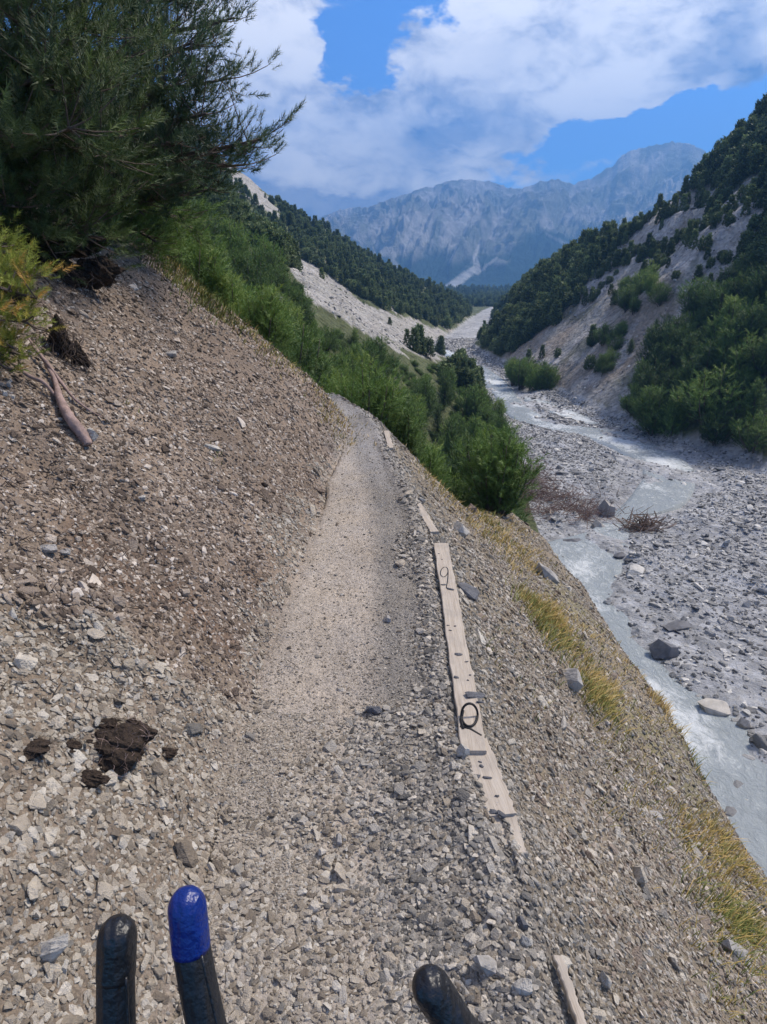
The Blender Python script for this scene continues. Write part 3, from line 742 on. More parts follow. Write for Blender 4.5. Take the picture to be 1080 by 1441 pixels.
rock('rock', 853, 724, 30, 30, M_GREYROCK, 'large grey boulder on the left bank of the stream near the brush', idx=1)
rock('rock', 843, 744, 26, 16, M_GREYROCK, 'grey boulder just below the largest grey boulder by the brush', idx=3)
rock('rock', 872, 785, 20, 14, M_DARKROCK, 'dark boulder standing in the white water below the driftwood', idx=0)
rock('rock', 806, 765, 24, 16, M_DARKROCK, 'dark boulder at the head of the wide pale pool', idx=2)
rock('rock', 922, 1150, 26, 18, M_GREYROCK, 'grey rock low on the outer slope under the dry grass', idx=0, ang=30)
rock('rock', 1035, 1345, 50, 34, M_GREYROCK, 'long grey outcrop at the lower right of the slope', idx=2, ang=45)
rock('rock', 850, 1385, 24, 34, M_PALEROCK, 'pale pointed stone on the slope right of the near plank', idx=3)

# ------------------------------------------------------------------ planks along the edge
def wood_mat():
    m, g, b = newmat('weathered_wood'); P = g.n('ShaderNodeTexCoord').outputs['Object']
    mp = g.n('ShaderNodeMapping'); mp.inputs['Scale'].default_value = (26, 1.6, 10); g.l(P, mp.inputs[0])
    n = g.noise(mp.outputs[0], 3, 6, .65, .5); n3 = g.noise(P, 7, 4)
    c = g.ramp(n, [(.2, (.15, .12, .09)), (.42, (.37, .31, .25)), (.8, (.50, .44, .37))])
    c = g.mix(g.sstep(n3, .45, .7, 0, .6), c, (.29, .255, .22))
    g.l(c, b.inputs['Base Color']); b.inputs['Roughness'].default_value = .85; bump(g, b, n, .004, .8); return m
M_WOOD = wood_mat()
M_BLACK = plain('black_paint', (.015, .015, .016), .6, 40, .2, 0)
def plane_pt(u, v, z): 
    d = ray(u, v); t = (CAMZ-z)/(-d[2]); return Vector((d[0]*t, d[1]*t, z))
def plank(u0, v0, u1, v1, w, label, z0=.05, z1=.05, th=.022, tilt=0, group='planks set along the outer edge of the trail', rag=.004):
    a, b_ = plane_pt(u0, v0, z0), plane_pt(u1, v1, z1)
    ax = (b_-a); L = ax.length; ax.normalize(); side = ax.cross(Vector((0, 0, 1))).normalized(); up = side.cross(ax)
    M = Matrix((side, ax, up)).transposed().to_4x4() @ Matrix.Rotation(R(tilt), 4, 'Y'); M.translation = (a+b_)/2
    n = 24; V = []; F = []
    for i in range(n+1):
        t = i/n-.5; e = [random.uniform(-1, 1)*rag for _ in range(2)]
        ex = random.uniform(-.01, .01) if i in (0, n) else 0
        prof = [(-w/2+e[0], -th), (-w/2+e[0], -.003), (-w/2+.003+e[0], 0), (w/2-.003+e[1], 0), (w/2+e[1], -.003), (w/2+e[1], -th)]
        for j, (px_, pz) in enumerate(prof): V.append((px_, t*L+ex*(j-2)*.5, pz))
    for i in range(n):
        for j in range(6):
            j2 = (j+1) % 6; F.append((i*6+j, i*6+j2, i*6+6+j2, i*6+6+j))
    F.append((0, 1, 2, 3, 4, 5)[::-1]); F.append(tuple(range(n*6, n*6+6)))
    o = mk('wooden_plank', V, F, M_WOOD); o.matrix_world = M
    bm = bmesh.new(); bm.from_mesh(o.data); bmesh.ops.recalc_face_normals(bm, faces=bm.faces); bm.to_mesh(o.data); bm.free()
    return tag(o, label, 'plank', group), M, L
pk, PM, PL = plank(621, 764, 668, 1056, .098, 'long bare plank marked with a black 9 at the outer edge of the trail', .062, .07)
plank(668, 1040, 706, 1146, .105, 'shorter weathered plank tucked under the lower end of the plank marked 9', .052, .05)
plank(706, 1135, 724, 1200, .085, 'mostly buried plank end among the stones below the second plank', .04, .03)
plank(786, 1345, 826, 1460, .026, 'narrow plank half buried in gravel at the bottom edge right of the fingertip', -.016, -.010, rag=.003)
plank(588, 708, 612, 748, .06, 'partly buried plank just beyond the top end of the plank marked 9', .04, .04)
plank(563, 668, 580, 700, .045, 'thin buried plank edge further up the trail', .035, .035)
plank(544, 606, 550, 630, .06, 'farthest short white plank beside the bend of the trail', .05, .05)
# the figure 9 (a ribbon of paint) in the plank's own plane
def inv_to_plank(u, v):
    d = Vector(ray(u, v)); o0 = Vector((0, 0, CAMZ)); Mi = PM.inverted(); a = Mi @ o0; b_ = (Mi.to_3x3() @ d)
    t = -a.z/b_.z; return a+b_*t
def stroke(pts, wd, zoff=.0012, name='painted_number', parent=pk):
    q = [inv_to_plank(*p) for p in pts]; V = []; F = []
    for i, p in enumerate(q):
        t = (q[min(i+1, len(q)-1)]-q[max(i-1, 0)]); t.z = 0; t.normalize(); n_ = Vector((-t.y, t.x, 0))
        V += [p+n_*wd/2+Vector((0, 0, zoff)), p-n_*wd/2+Vector((0, 0, zoff))]
    for i in range(len(q)-1): F.append((2*i, 2*i+1, 2*i+3, 2*i+2))
    o = mk(name, V, F, M_BLACK, parent); return o
nine = [(630, 802)]
cx9, cy9 = 625.5, 805
loop = [(cx9+5.2*math.cos(a)+1.2*math.sin(a), cy9-7*math.sin(a)) for a in np.linspace(.2, 2*math.pi+.2, 26)]
stroke(loop+[(631, 808), (630, 818), (628.5, 828)], .0058)
# slate chips lying on the planks
CH = []
for (u, v, wp, hp) in [(624, 823, 7, 4), (634, 829, 10, 5), (618, 779, 3, 2), (622, 787, 3, 2), (631, 880, 4, 3), (641, 881, 5, 3), (634, 887, 4, 3), (644, 921, 14, 5), (657, 931, 6, 3), (643, 953, 12, 4), (659, 957, 5, 3), (662, 950, 4, 3),
                       (668, 978, 30, 9), (676, 988, 10, 5), (678, 1078, 10, 5), (671, 1092, 16, 8), (686, 1094, 12, 3), (700, 1120, 8, 5), (676, 1072, 6, 4), (694, 1142, 16, 6), (706, 1146, 18, 7)]:
    p = plane_pt(u, v, (.064+.009*(v-764)/292) if v < 1054 else .053); dp = p.y*CP-(p.z-CAMZ)*SP
    o = bpy.data.objects.new('slate_chip', random.choice(STONES).copy()); o.data.materials.clear(); o.data.materials.append(M_DARKROCK); COL.objects.link(o)
    o.location = p; sc = wp/FPX*dp; o.scale = (sc*.9, sc*.55, hp/FPX*dp*1.1); o.rotation_euler = (0, R(random.uniform(-5, 15)), R(random.uniform(-40, 20)))
    wh = 'just above the painted 9' if v < 800 else ('touching the tail of the painted 9' if v < 840 else ('midway down the plank marked 9' if v < 900 else ('in the lower half of the plank marked 9' if v < 965 else ('next to the black strap loop' if v < 1000 else ('on the middle of the second plank' if v < 1100 else 'near the buried end of the second plank')))))
    CH.append((u, tag(o, f'{"large " if wp > 13 else ("small " if wp < 6 else "")}dark slate chip {wh}', 'stone', 'dark chips on the planks')))
byc = {}
for up, t in CH: byc.setdefault(t['label'], []).append((up, t))
for lb, l_ in byc.items():
    if len(l_) > 1:
        for q, (up, t) in enumerate(sorted(l_, key=lambda e: e[0])): t['label'] = lb+(', left one' if q == 0 else (', right one' if q == len(l_)-1 else ', middle one'))
# black strap loop round a small stone
st = empty('strap_loop', plane_pt(660, 1012, .07), 'black strap loop with a flat tail, lying on the plank over a grey pebble', 'strap')
def L2(u, v, z): return plane_pt(u, v, z)-st.location
lp = [L2(661+11.5*math.cos(a), 1006-16*math.sin(a), .075+.05*max(0, math.sin(a))) for a in np.linspace(0, 2*math.pi, 30)]
v, f = tube(lp, .0052, 6); mk('strap', v, f, M_BLACK, st, True)
v, f = tube([L2(648, 1022, .07), L2(662, 1026, .068), L2(678, 1036, .066)], .006, 6); mk('strap_tail', v, f, M_BLACK, st, True)
v, f = tube([L2(652, 1000, .075), L2(649, 1012, .074), L2(652, 1026, .07)], .006, 6); mk('strap_side', v, f, M_BLACK, st, True)
rock('pebble', 660, 1018, 17, 12, M_GREYROCK, 'grey pebble held inside the black strap loop', 'stone', idx=1, sink=.9)

# ------------------------------------------------------------------ foliage pieces
def shoot_tpl(L, nl, n, wid, seed=0, up=.75):
    r = np.random.default_rng(seed); t = r.random(n); ph = r.uniform(0, 2*math.pi, n)
    base = np.stack([0*t, 0*t, t*L], -1); el_ = up+.35*t+r.normal(0, .12, n)
    dr = np.stack([np.cos(ph)*np.cos(el_), np.sin(ph)*np.cos(el_), np.sin(el_)], -1)
    sd_ = np.stack([-np.sin(ph), np.cos(ph), 0*ph], -1)
    ln_ = nl*r.uniform(.75, 1.1, n)[:, None]
    return np.stack([base-sd_*wid/2, base+sd_*wid/2, base+dr*ln_], 1)      # n,3,3
def place(tpl_list, P, D, scale, tone, r):
    """needle clusters at points P pointing along D"""
    outV = []; outT = []
    D = D/np.maximum(np.linalg.norm(D, axis=1)[:, None], 1e-6)
    ref = np.where(np.abs(D[:, 2:3]) > .95, np.array([[1., 0, 0]]), np.array([[0, 0, 1.]]))
    a = np.cross(D, ref); a /= np.linalg.norm(a, axis=1)[:, None]; b = np.cross(D, a)
    sp = r.uniform(0, 2*math.pi, len(P)); c, s = np.cos(sp)[:, None], np.sin(sp)[:, None]
    a, b = a*c+b*s, b*c-a*s
    M = np.stack([a, b, D], -1)      # columns
    k = r.integers(0, len(tpl_list), len(P))
    for q, tpl in enumerate(tpl_list):
        I = np.where(k == q)[0]
        if not len(I): continue
        v = np.einsum('nij,mkj->nmki', M[I], tpl)*scale[I][:, None, None, None]+P[I][:, None, None, :]
        outV.append(v.reshape(-1, 3)); outT.append(np.repeat(tone[I], tpl.shape[0]*3))
    V = np.concatenate(outV); T = np.concatenate(outT)
    return V, np.arange(len(V)).reshape(-1, 3), T

# dwarf pine variants, about 2 m tall
TP_M = [shoot_tpl(.24, .10, 24, .012, k, .55) for k in range(4)]
def mugo_variant(seed, conical=False, H_=2.0, Wd=1.0, dens=1.0):
    r = np.random.default_rng(seed); P = []; D = []; tn = []; st_parts = []
    if conical:
        st_parts.append(tube([(0, 0, -.3), (0.02, 0, H_*.5), (0, 0, H_*.97)], [.06, .04, .01], 6))
        nb = int(70*dens)
        for k in range(nb):
            h = H_*(.06+.92*(k/nb)**.85); L = Wd*.62*(1-h/H_)**.75*r.uniform(.7, 1.15)+.08; ph = k*2.4+r.normal(0, .3)
            nsh = max(3, int(L*26))
            for j in range(nsh):
                t = (j+.5)/nsh; q = np.array([math.cos(ph)*L*t, math.sin(ph)*L*t, h+L*t*t*.45])
                q += r.normal(0, .05, 3)*(1+t); dd = np.array([math.cos(ph)*.6, math.sin(ph)*.6, .8+.4*t])+r.normal(0, .3, 3)
                P.append(q); D.append(dd); tn.append(.2+.6*t*(.4+.6*h/H_)+r.normal(0, .13))  # inner and lower shoots toned darker, shade carried in the colour
        for j in range(6): P.append(np.array([0, 0, H_*(.9+.02*j)])); D.append(np.array([0, 0, 1.])+r.normal(0, .1, 3)); tn.append(.7)
    else:
        ns = int(15*dens)
        for k in range(ns):
            ph = k*2.4+r.normal(0, .4); tilt = r.uniform(.05, 1.0); L = H_*r.uniform(.72, 1.08)*(1.0-.12*tilt)
            pts = []
            for i in range(9):
                t = i/8; rad = Wd*tilt*(.9*t-.25*t*t)*1.2; hz_ = L*(t*(.45+.55*t) if tilt > .4 else t)
                pts.append((math.cos(ph+.3*t)*rad+.1*math.cos(ph), math.sin(ph+.3*t)*rad+.1*math.sin(ph), hz_*(1-.30*tilt)))
            pts[0] = (pts[0][0], pts[0][1], -.35)
            st_parts.append(tube(pts, [.032*(1-.8*i/8) for i in range(9)], 5))
            A = np.array(pts)
            for j in range(int(64*dens)):
                t = .12+.88*r.random()**.8; i = min(int(t*8), 7); f = t*8-i; q = A[i]*(1-f)+A[i+1]*f
                out = r.normal(0, 1, 3); out[2] = abs(out[2])*.5; out /= np.linalg.norm(out); sp = (.34*(1-t)+.12)*Wd
                q = q+out*sp*r.random()**.5; dd = out*1.0+np.array([math.cos(ph)*.4*tilt, math.sin(ph)*.4*tilt, .75])
                P.append(q); D.append(dd); tn.append(-.05+.4*t+.5*(q[2]/H_)+r.normal(0, .13))  # crown shade put into the tone: darker inside and low, lighter at tips
    P, D, tn = np.array(P), np.array(D), np.clip(np.array(tn), 0, .93)
    V, F, T = place(TP_M, P, D, r.uniform(.8, 1.3, len(P)), tn, r)
    cm = bpy.data.meshes.new('crown')
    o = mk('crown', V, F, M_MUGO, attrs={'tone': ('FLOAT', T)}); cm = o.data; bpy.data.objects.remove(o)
    v, f = joinvf(st_parts); o = mk('trunk', v, f, M_BARK, smooth=True); tm = o.data; bpy.data.objects.remove(o)
    return cm, tm
VAR = [mugo_variant(1), mugo_variant(2, dens=1.15), mugo_variant(3, Wd=1.25), mugo_variant(4, dens=1.0, Wd=.85), mugo_variant(5, True, 2.4, 1.0), mugo_variant(6, True, 2.6, .85)]
FOREST = [(150, 235), (330, 285), (390, 355), (418, 400), (432, 432), (480, 442), (520, 470), (560, 492), (612, 500), (640, 508), (655, 535), (690, 540), (708, 570), (722, 620), (720, 680), (700, 720), (560, 640), (480, 590), (300, 470), (180, 400), (120, 300)]
def pine(x, y, z, h, var, label, group, rz=None, fat=1.0):
    u_p, v_p = proj(np.array([x]), np.array([y]), np.array([z+h*.7])); u_p, v_p = u_p[0], v_p[0]
    shape = 'spiky' if var > 3 else ('narrow' if var == 3 else ('spreading' if var == 2 else 'rounded')); tall = 'tall' if h > 2.6 else ('medium' if h > 1.9 else 'low')
    if 'trail bend' in group and 'hillside' in group:
        place_ = 'high under the large pine boughs' if v_p < 330 else ('beside the pale gully patch' if v_p < 400 and u_p > 330 else ('just behind the crest of the bank' if y < 16 else ('above the far end of the trail' if u_p > 400 else 'halfway up the green hillside')))
    elif 'thicket beyond' in group:
        place_ = 'at the riverbed edge of the thicket' if u_p > 690 else ('in front, against the outer slope' if y < 16 else ('at the thicket edge facing the scree' if v_p < 500 else ('right where the trail disappears' if u_p < 540 else 'in the middle of the riverside thicket')))
    elif 'right bank' in group:
        place_ = 'at the picture edge on the right bank' if u_p > 1040 else ('at the left end of the right bank thicket' if u_p < 930 else ('atop the right bank thicket' if v_p < 480 else 'low in the right bank thicket'))
    elif 'isolated' in group: place_ = ('left part' if u_p < 735 else ('middle' if u_p < 760 else 'right end'))+' of the small clump on the gravel'
    else: place_ = ('left of the pale rock face' if u_p < 850 else ('just above the big right thicket' if v_p > 450 else 'high among the pale rocks'))+' on the right slope'
    label = f'{tall} {shape} mountain pine {place_}'
    PIN.append(None); t = empty('dwarf_pine', (x, y, z), label, 'pine', group, random.uniform(0, 6.28) if rz is None else rz)
    s = h/(2.0 if var < 4 else 2.5); t.scale = (s*fat, s*fat, s)
    for nm, me in (('crown', VAR[var][0]), ('trunk', VAR[var][1])):
        c = bpy.data.objects.new(nm, me); COL.objects.link(c); c.parent = t
    PIN[-1] = (u_p, t)
    return t
PIN = []
# thicket below the bend of the trail
GR1 = 'dwarf pines of the thicket beyond the trail bend'
pts = []
cnt = 0; N_ = 9000
YY = 9.6*np.exp(rng.random(N_)*math.log(62/9.6)); XX = rng.uniform(-.52, .26, N_)*YY; ZZ = H(XX, YY); S0 = path_s(XX, YY)
HB = np.where(rng.random(N_) < .45, rng.uniform(1.3, 2.0, N_), rng.uniform(2.0, 3.2, N_)); HB = np.where(YY > 13, HB, rng.uniform(1.1, 1.8, N_)); HB = np.where(YY > 26, HB*1.2, HB)
u0_, _ = proj(XX, YY, ZZ); HB = np.where(u0_ < 520, HB*.74, HB); UT, VT = proj(XX, YY, ZZ+HB*.95); UB, VB = proj(XX, YY, ZZ+.2)
OK = (XX < np.interp(YY, LY, LX)-.2) & ~((YY < 12.5) & (S0 > 1.5+(YY-9.6))) & ~((S0 > -.9) & (S0 < .45) & (YY < 13)) & pip(UT, VT, FOREST) & ~(pip(UB, VB, SCREE[0]) | pip(UB, VB, SCREE[1])) & ~((UT < 470) & (VT > 585))
for i in np.where(OK)[0]:
    xx, yy, z0, h, ut = float(XX[i]), float(YY[i]), float(ZZ[i]), float(HB[i]), UT[i]
    if any((xx-a)**2+(yy-b)**2 < (.031*yy+.26)**2 for a, b in pts): continue
    pts.append((xx, yy)); cnt += 1
    var = random.choice([0, 1, 2, 3, 3, 4, 5, 4]) if ut > 560 else random.choice([0, 1, 2, 3, 0, 1, 4])
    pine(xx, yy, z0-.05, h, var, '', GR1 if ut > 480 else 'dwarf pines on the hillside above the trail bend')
    if cnt >= 245: break
print('thicket', cnt)
# right hand slope: big thicket, shrubs on the rocks, small group on the gravel
DEN = [([(895, 600), (888, 560), (905, 520), (945, 470), (985, 440), (1040, 400), (1085, 380), (1085, 610), (1060, 630), (950, 622)], 1.0, (2.6, 4.2)),
       ([(1050, 625), (1085, 610), (1085, 668), (1056, 655)], 1.0, (2, 3)),
       ([(714, 545), (720, 525), (760, 530), (778, 548), (770, 556), (730, 553)], 1.0, (2.2, 3.2)),
       ([(835, 505), (850, 480), (895, 462), (893, 495), (850, 525)], .8, (1.6, 2.4)),
       ([(865, 450), (880, 405), (925, 390), (930, 430), (900, 450)], .8, (1.8, 2.8)), ([(820, 490), (838, 480), (838, 498)], 1, (1.4, 2)),
       ([(895, 500), (930, 470), (935, 440), (905, 450)], .4, (1.2, 1.8))]
cnt = 0; pts2 = []; N_ = 9000
YY = rng.uniform(38, 135, N_); XX = rng.uniform(.16, .64, N_)*YY; ZZ = H(XX, YY); UB, VB = proj(XX, YY, ZZ)
OK = XX > np.interp(YY, RY, RX)-np.where(YY > 80, 2.5, .3)
INP = [pip(UB, VB, q[0]) & (rng.random(N_) < q[1]) for q in DEN]
for i in np.where(OK & np.any(INP, axis=0))[0]:
    xx, yy, z0 = float(XX[i]), float(YY[i]), float(ZZ[i]); k = [j for j in range(len(DEN)) if INP[j][i]][0]; hr = DEN[k][2]
    if any((xx-a)**2+(yy-b)**2 < 1.5**2 for a, b in pts2): continue
    pts2.append((xx, yy)); cnt += 1
    gp = 'mountain pines of the right bank thicket' if k in (0, 1) else ('pines of the isolated clump on the gravel' if k == 2 else 'pine shrubs on the right hand rocks')
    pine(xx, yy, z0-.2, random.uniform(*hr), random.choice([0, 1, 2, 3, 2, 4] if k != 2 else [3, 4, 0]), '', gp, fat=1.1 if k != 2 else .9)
    if cnt >= 78: break
print('right', cnt)
# clump on the gravel is placed directly
for (u, v, h) in [(722, 540, 3.2), (733, 546, 3.6), (745, 549, 2.8), (757, 551, 3.0), (768, 551, 3.4), (776, 548, 2.4), (740, 540, 3.2), (764, 543, 2.8)]:
    dx_, dy_ = onbed(u, v); pine(dx_, dy_, zbed(dy_), h, random.choice([0, 3, 4]), 'dark pine of the small isolated clump at the foot of the right hand scree', 'pines of the isolated clump on the gravel', fat=1.0)

ORD = ['first', 'second', 'third', 'fourth', 'fifth', 'sixth', 'seventh', 'eighth', 'ninth', 'tenth', 'eleventh', 'twelfth', 'thirteenth', 'fourteenth', 'fifteenth', 'sixteenth', 'seventeenth', 'eighteenth', 'nineteenth', 'twentieth']
byl = {}
for up, t in PIN: byl.setdefault(t['label'], []).append((up, t))
for lb, l_ in byl.items():
    if len(l_) > 1:
        for q, (up, t) in enumerate(sorted(l_, key=lambda e: e[0])):
            if q < len(ORD): t['label'] = lb+(', leftmost' if q == 0 else (', rightmost' if q == len(l_)-1 else f', {ORD[q]} from the left'))
for up, t in PIN:
    if len(t['label'].split()) > 16: t['label'] = t['label'].replace('mountain pine', 'pine')
    if len(t['label'].split()) > 16: t['label'] = t['label'].replace(' the right', ' right')
# far forest: thousands, one object
def far_variant(seed, con):
    r = np.random.default_rng(seed); n = 260; t = r.random(n); ph = r.uniform(0, 6.283, n)
    rad = (.42*(1-t)**.8+.03) if con else .62*np.sqrt(np.clip(1-(t*1.05-.25)**2*1.3, .02, 1))*r.uniform(.5, 1, n)
    P = np.stack([np.cos(ph)*rad, np.sin(ph)*rad, t*(2.3 if con else 1.45)], -1)
    D = np.stack([np.cos(ph)*.7, np.sin(ph)*.7, .9+0*t], -1)+r.normal(0, .3, (n, 3))
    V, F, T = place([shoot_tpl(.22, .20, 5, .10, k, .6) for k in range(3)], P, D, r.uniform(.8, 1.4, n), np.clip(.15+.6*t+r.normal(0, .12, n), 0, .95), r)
    o = mk('far_pine', V, F, M_FAR, attrs={'tone': ('FLOAT', T)}); me = o.data; bpy.data.objects.remove(o); return me
C_FARP = srccol('far_pine', [far_variant(1, False), far_variant(2, False), far_variant(3, True), far_variant(4, True)])
n = 100000
y = 34*np.exp(rng.random(n)*math.log(820/34)); x = rng.uniform(-.62, .72, n)*y; z = H(x, y)
u_, v2 = proj(x, y, z)
ok = (z > zbed(y)+.9) | (y > 345)
inn = np.zeros(n, bool)
ju, jv = 8*fbm(x, y, 6, 2, 501), 8*fbm(x, y, 6, 2, 502)
for p in SCREE+ROCKP: inn |= pip(u_+ju, v2+jv, p)
u3, v3 = proj(x, y, z+2.2); occ = pip(u3, v3, SCREE[0]) & ~pip(u_, v2, SCREE[0]) & (x < 15)
densr = fbm(x, y, 13, 3, 503)
pp = np.where(inn, np.where((x > 15) & (v2 < 430), .07+.55*np.clip(fbm(x, y, 6, 2, 506), 0, 1), .004), np.where(x > 15, .62+.6*densr, .85+.5*densr))
pp = np.where((x < 15) & (v2 < 330) & (u_ < 520) & (y > 150), pp*(.35+.8*sst(fbm(x, y, 10, 3, 508), -.2, .3)), pp)
ok &= rng.random(n) < pp
ok &= ~occ
ok &= ~((y > 110) & (rng.random(n) < np.where(x < 15, .42, .2)))
fat_in = np.where(inn, .65, 1.0)
ok &= ~((x > 15) & (v2 > 400) & (u_ > 885) & (y < 90))      # the big thicket is built tree by tree
ok &= ~((y < 62) & (x < 14))
x, y, z, fat_in = x[ok], y[ok], z[ok], fat_in[ok]; n = len(x)
con = np.where(x > 15, rng.random(n) < .65, rng.random(n) < .6)
IDX = np.where(con, 2, 0)+rng.integers(0, 2, n)
sc = rng.uniform(.6, 1.35, n)*np.where(x > 15, 1.0, .80)*(1+.0012*y)*fat_in
SCL = np.stack([sc*1.1, sc*1.1, sc*rng.uniform(.85, 1.2, n)], -1)
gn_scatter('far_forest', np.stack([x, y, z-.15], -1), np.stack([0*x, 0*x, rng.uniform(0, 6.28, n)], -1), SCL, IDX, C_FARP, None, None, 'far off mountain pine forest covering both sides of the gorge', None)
print('far', n)
# hillside above the bend between the thicket trees: low undergrowth
n = 5200
y = 10*np.exp(rng.random(n)*math.log(70/10)); x = rng.uniform(-.75, .2, n)*y; z = H(x, y); s = path_s(x, y)
u_, v2 = proj(x, y, z+1.0)
ok = (x < np.interp(y, LY, LX)-1.0) & ((np.abs(s+.2) > .9)) & ~((y < 13) & (s > 0))
ok &= ~(pip(u_, v2, SCREE[0]) | pip(u_, v2, SCREE[1]))
x, y, z = x[ok], y[ok], z[ok]; n = len(x); sc = rng.uniform(.22, .5, n)
C_UND = srccol('low_shrub', [VAR[0][0], VAR[1][0], VAR[2][0]])
gn_scatter('undergrowth', np.stack([x, y, z-.1], -1), np.stack([0*x, 0*x, rng.uniform(0, 6.28, n)], -1), np.stack([sc*1.3, sc*1.3, sc*.8], -1), rng.integers(0, 3, n), C_UND, None, None, 'low green scrub filling the ground between the dwarf pines', None)

# ------------------------------------------------------------------ large pines at the upper left
TP_N = [shoot_tpl(.12, .052, 44, .0046, 20+k, .55) for k in range(4)]
M_NEARB = needle_mat('needles_olive', (.024, .048, .016), (.18, .25, .06), (.45, .19, .03), .11)
def world(u, v, dist):
    d = ray(u, v); d = d/d[1]; return Vector((d[0]*dist, dist, CAMZ+d[2]*dist))
def bez(a, b, sag, n=12, r=random):
    a, b = Vector(a), Vector(b); L = (b-a).length; off = Vector((r.uniform(-1, 1), r.uniform(-1, 1), 0))*L*.07
    return [a.lerp(b, t)+off*math.sin(math.pi*t)+Vector((0, 0, sag*math.sin(math.pi*t))) for t in [i/(n-1) for i in range(n)]]
def big_pine(basep, topp, limbs, label, nsub, mat, rad=.10, seed=0, group='large pines on top of the bank', twl=(.35, .8), spread=.9, cat='pine', tsc=1.0):
    r = random.Random(seed); rn = np.random.default_rng(seed)
    base, top = Vector(basep), Vector(topp)
    t = empty('pine_tree', base, label, cat, group)
    tr = bez(base-Vector((0, 0, .3)), top, 0, 14, r)
    v, f = tube([p-base for p in tr], [rad*(1-.75*i/13) for i in range(14)], 9, .08); mk('trunk', v, f, M_BARK, t, True)
    P = []; D = []; tn = []; twigs = []
    for (tgt, frac) in limbs:
        a = tr[min(13, int(frac*13))]; L = (Vector(tgt)-a).length
        lb = bez(a, tgt, -.05*L, 12, r); r0 = min(.05, .018*L+.008)
        v, f = tube([p-base for p in lb], [r0*(1-.85*i/11)+.003 for i in range(12)], 6); mk('limb', v, f, M_BARK, t, True)
        ldir = (lb[-1]-lb[0]).normalized()
        for k in range(int(nsub*L)+4):
            q = .18+.82*r.random()**.75; i = min(int(q*11), 10); p0 = lb[i].lerp(lb[i+1], q*11-i)
            sd_ = Vector((r.gauss(0, 1), r.gauss(0, 1), r.gauss(.15, .7))).normalized()
            dr = (ldir*.75+sd_*spread).normalized(); tl = r.uniform(*twl)*(1.15-.6*q)
            tw = [p0+dr*tl*s+Vector((0, 0, .22*tl*s*s)) for s in (0, .33, .66, 1)]
            twigs.append(tube([p-base for p in tw], [.007, .005, .004, .003], 4, cap=False))
            light = r.gauss(.42, .16)
            for m in range(int(3+tl*11)):
                s = .25+.75*r.random()**.7; pp_ = p0+dr*tl*s+Vector((0, 0, .22*tl*s*s)); off = Vector((r.gauss(0, 1), r.gauss(0, 1), r.gauss(.3, .6)))*.045
                dd = dr*.9+off*8*.9+Vector((0, 0, .65)); P.append(pp_+off-base); D.append(dd); tn.append(light+.25*(s-.5)+r.gauss(0, .1))
            P.append(tw[-1]-base); D.append(dr+Vector((0, 0, .8))); tn.append(light+.2)
    P, D, tn = np.array([tuple(p) for p in P]), np.array([tuple(p) for p in D]), np.clip(np.array(tn), .02, .99)
    V, F, T = place(TP_N, P, D, rn.uniform(.8, 1.35, len(P))*tsc, tn, rn)
    mk('crown', V, F, mat, t, attrs={'tone': ('FLOAT', T)})
    v, f = joinvf(twigs); mk('twigs', v, f, M_BARK, t)
    print(label, len(P), len(F)); return t
def gz_(x, y): return float(H(np.array([x]), np.array([y]))[0])
# A: tree with the open crown that reaches into the sky
bA = Vector((-3.9, 7.6, gz_(-3.9, 7.6)))
limA = [(world(368, 196, 6.6), .30), (world(345, 232, 7.0), .24), (world(325, 110, 7.2), .5), (world(330, 25, 7.4), .62), (world(320, -40, 7.6), .75), (world(290, 160, 6.4), .42), (world(300, 215, 6.6), .28),
        (world(270, 60, 6.6), .6), (world(240, 120, 6.2), .5), (world(260, 270, 7.0), .15), (world(250, 200, 6.2), .33), (world(210, 20, 6.2), .66), (world(215, 260, 6.4), .18), (world(300, 60, 8.2), .6), (world(305, 265, 7.4), .15), (world(230, -30, 6.8), .8), (world(285, -20, 7.2), .75),(world(190, 160, 6.4), .4)]
big_pine(bA, world(180, -160, 7.8), limA, 'tall dark pine whose open branches reach out into the sky over the valley', 11, M_NEAR, .13, 3)
# B: closer pine at the left edge, filling the corner
bB = Vector((-3.5, 5.6, gz_(-3.5, 5.6)))
limB = [(world(120, 40, 4.9), .6), (world(140, 130, 4.7), .45), (world(150, 210, 4.8), .33), (world(100, 180, 4.3), .4), (world(60, 100, 4.3), .5), (world(30, 30, 4.5), .6), (world(20, 200, 4.2), .35), (world(80, 270, 4.6), .22), (world(160, 290, 5.2), .18),
        (world(20, 290, 4.4), .22), (world(180, 80, 5.4), .5), (world(110, -20, 5.2), .7), (world(-20, 120, 4.5), .5), (world(-40, 240, 4.4), .3), (world(40, -30, 4.6), .7), (world(185, 190, 5.6), .3), (world(125, 330, 5.0), .1), (world(60, 330, 4.8), .1), (world(10, 340, 4.8), .1)]
big_pine(bB, world(20, -200, 5.8), limB, 'dense pine with some rusty needles at the left picture edge', 13, M_NEARB, .12, 5)
# C: low green pine boughs at the top of the bank
bC = Vector((-4.1, 8.6, gz_(-4.1, 8.6)))
limC = [(world(220, 340, 7.4), .5), (world(180, 345, 7.0), .4), (world(250, 310, 8.0), .5), (world(140, 340, 6.6), .5), (world(200, 300, 7.2), .7), (world(240, 280, 8.4), .9), (world(150, 300, 7), .8), (world(120, 300, 7), .8), (world(285, 330, 9), .6), (world(215, 352, 8.2), .4), (world(80, 320, 6.6), .6)]
big_pine(bC, bC+Vector((.3, .2, 1.6)), limC, 'low bright green pine spreading its boughs over the top of the bank', 14, M_MUGO, .06, 9)
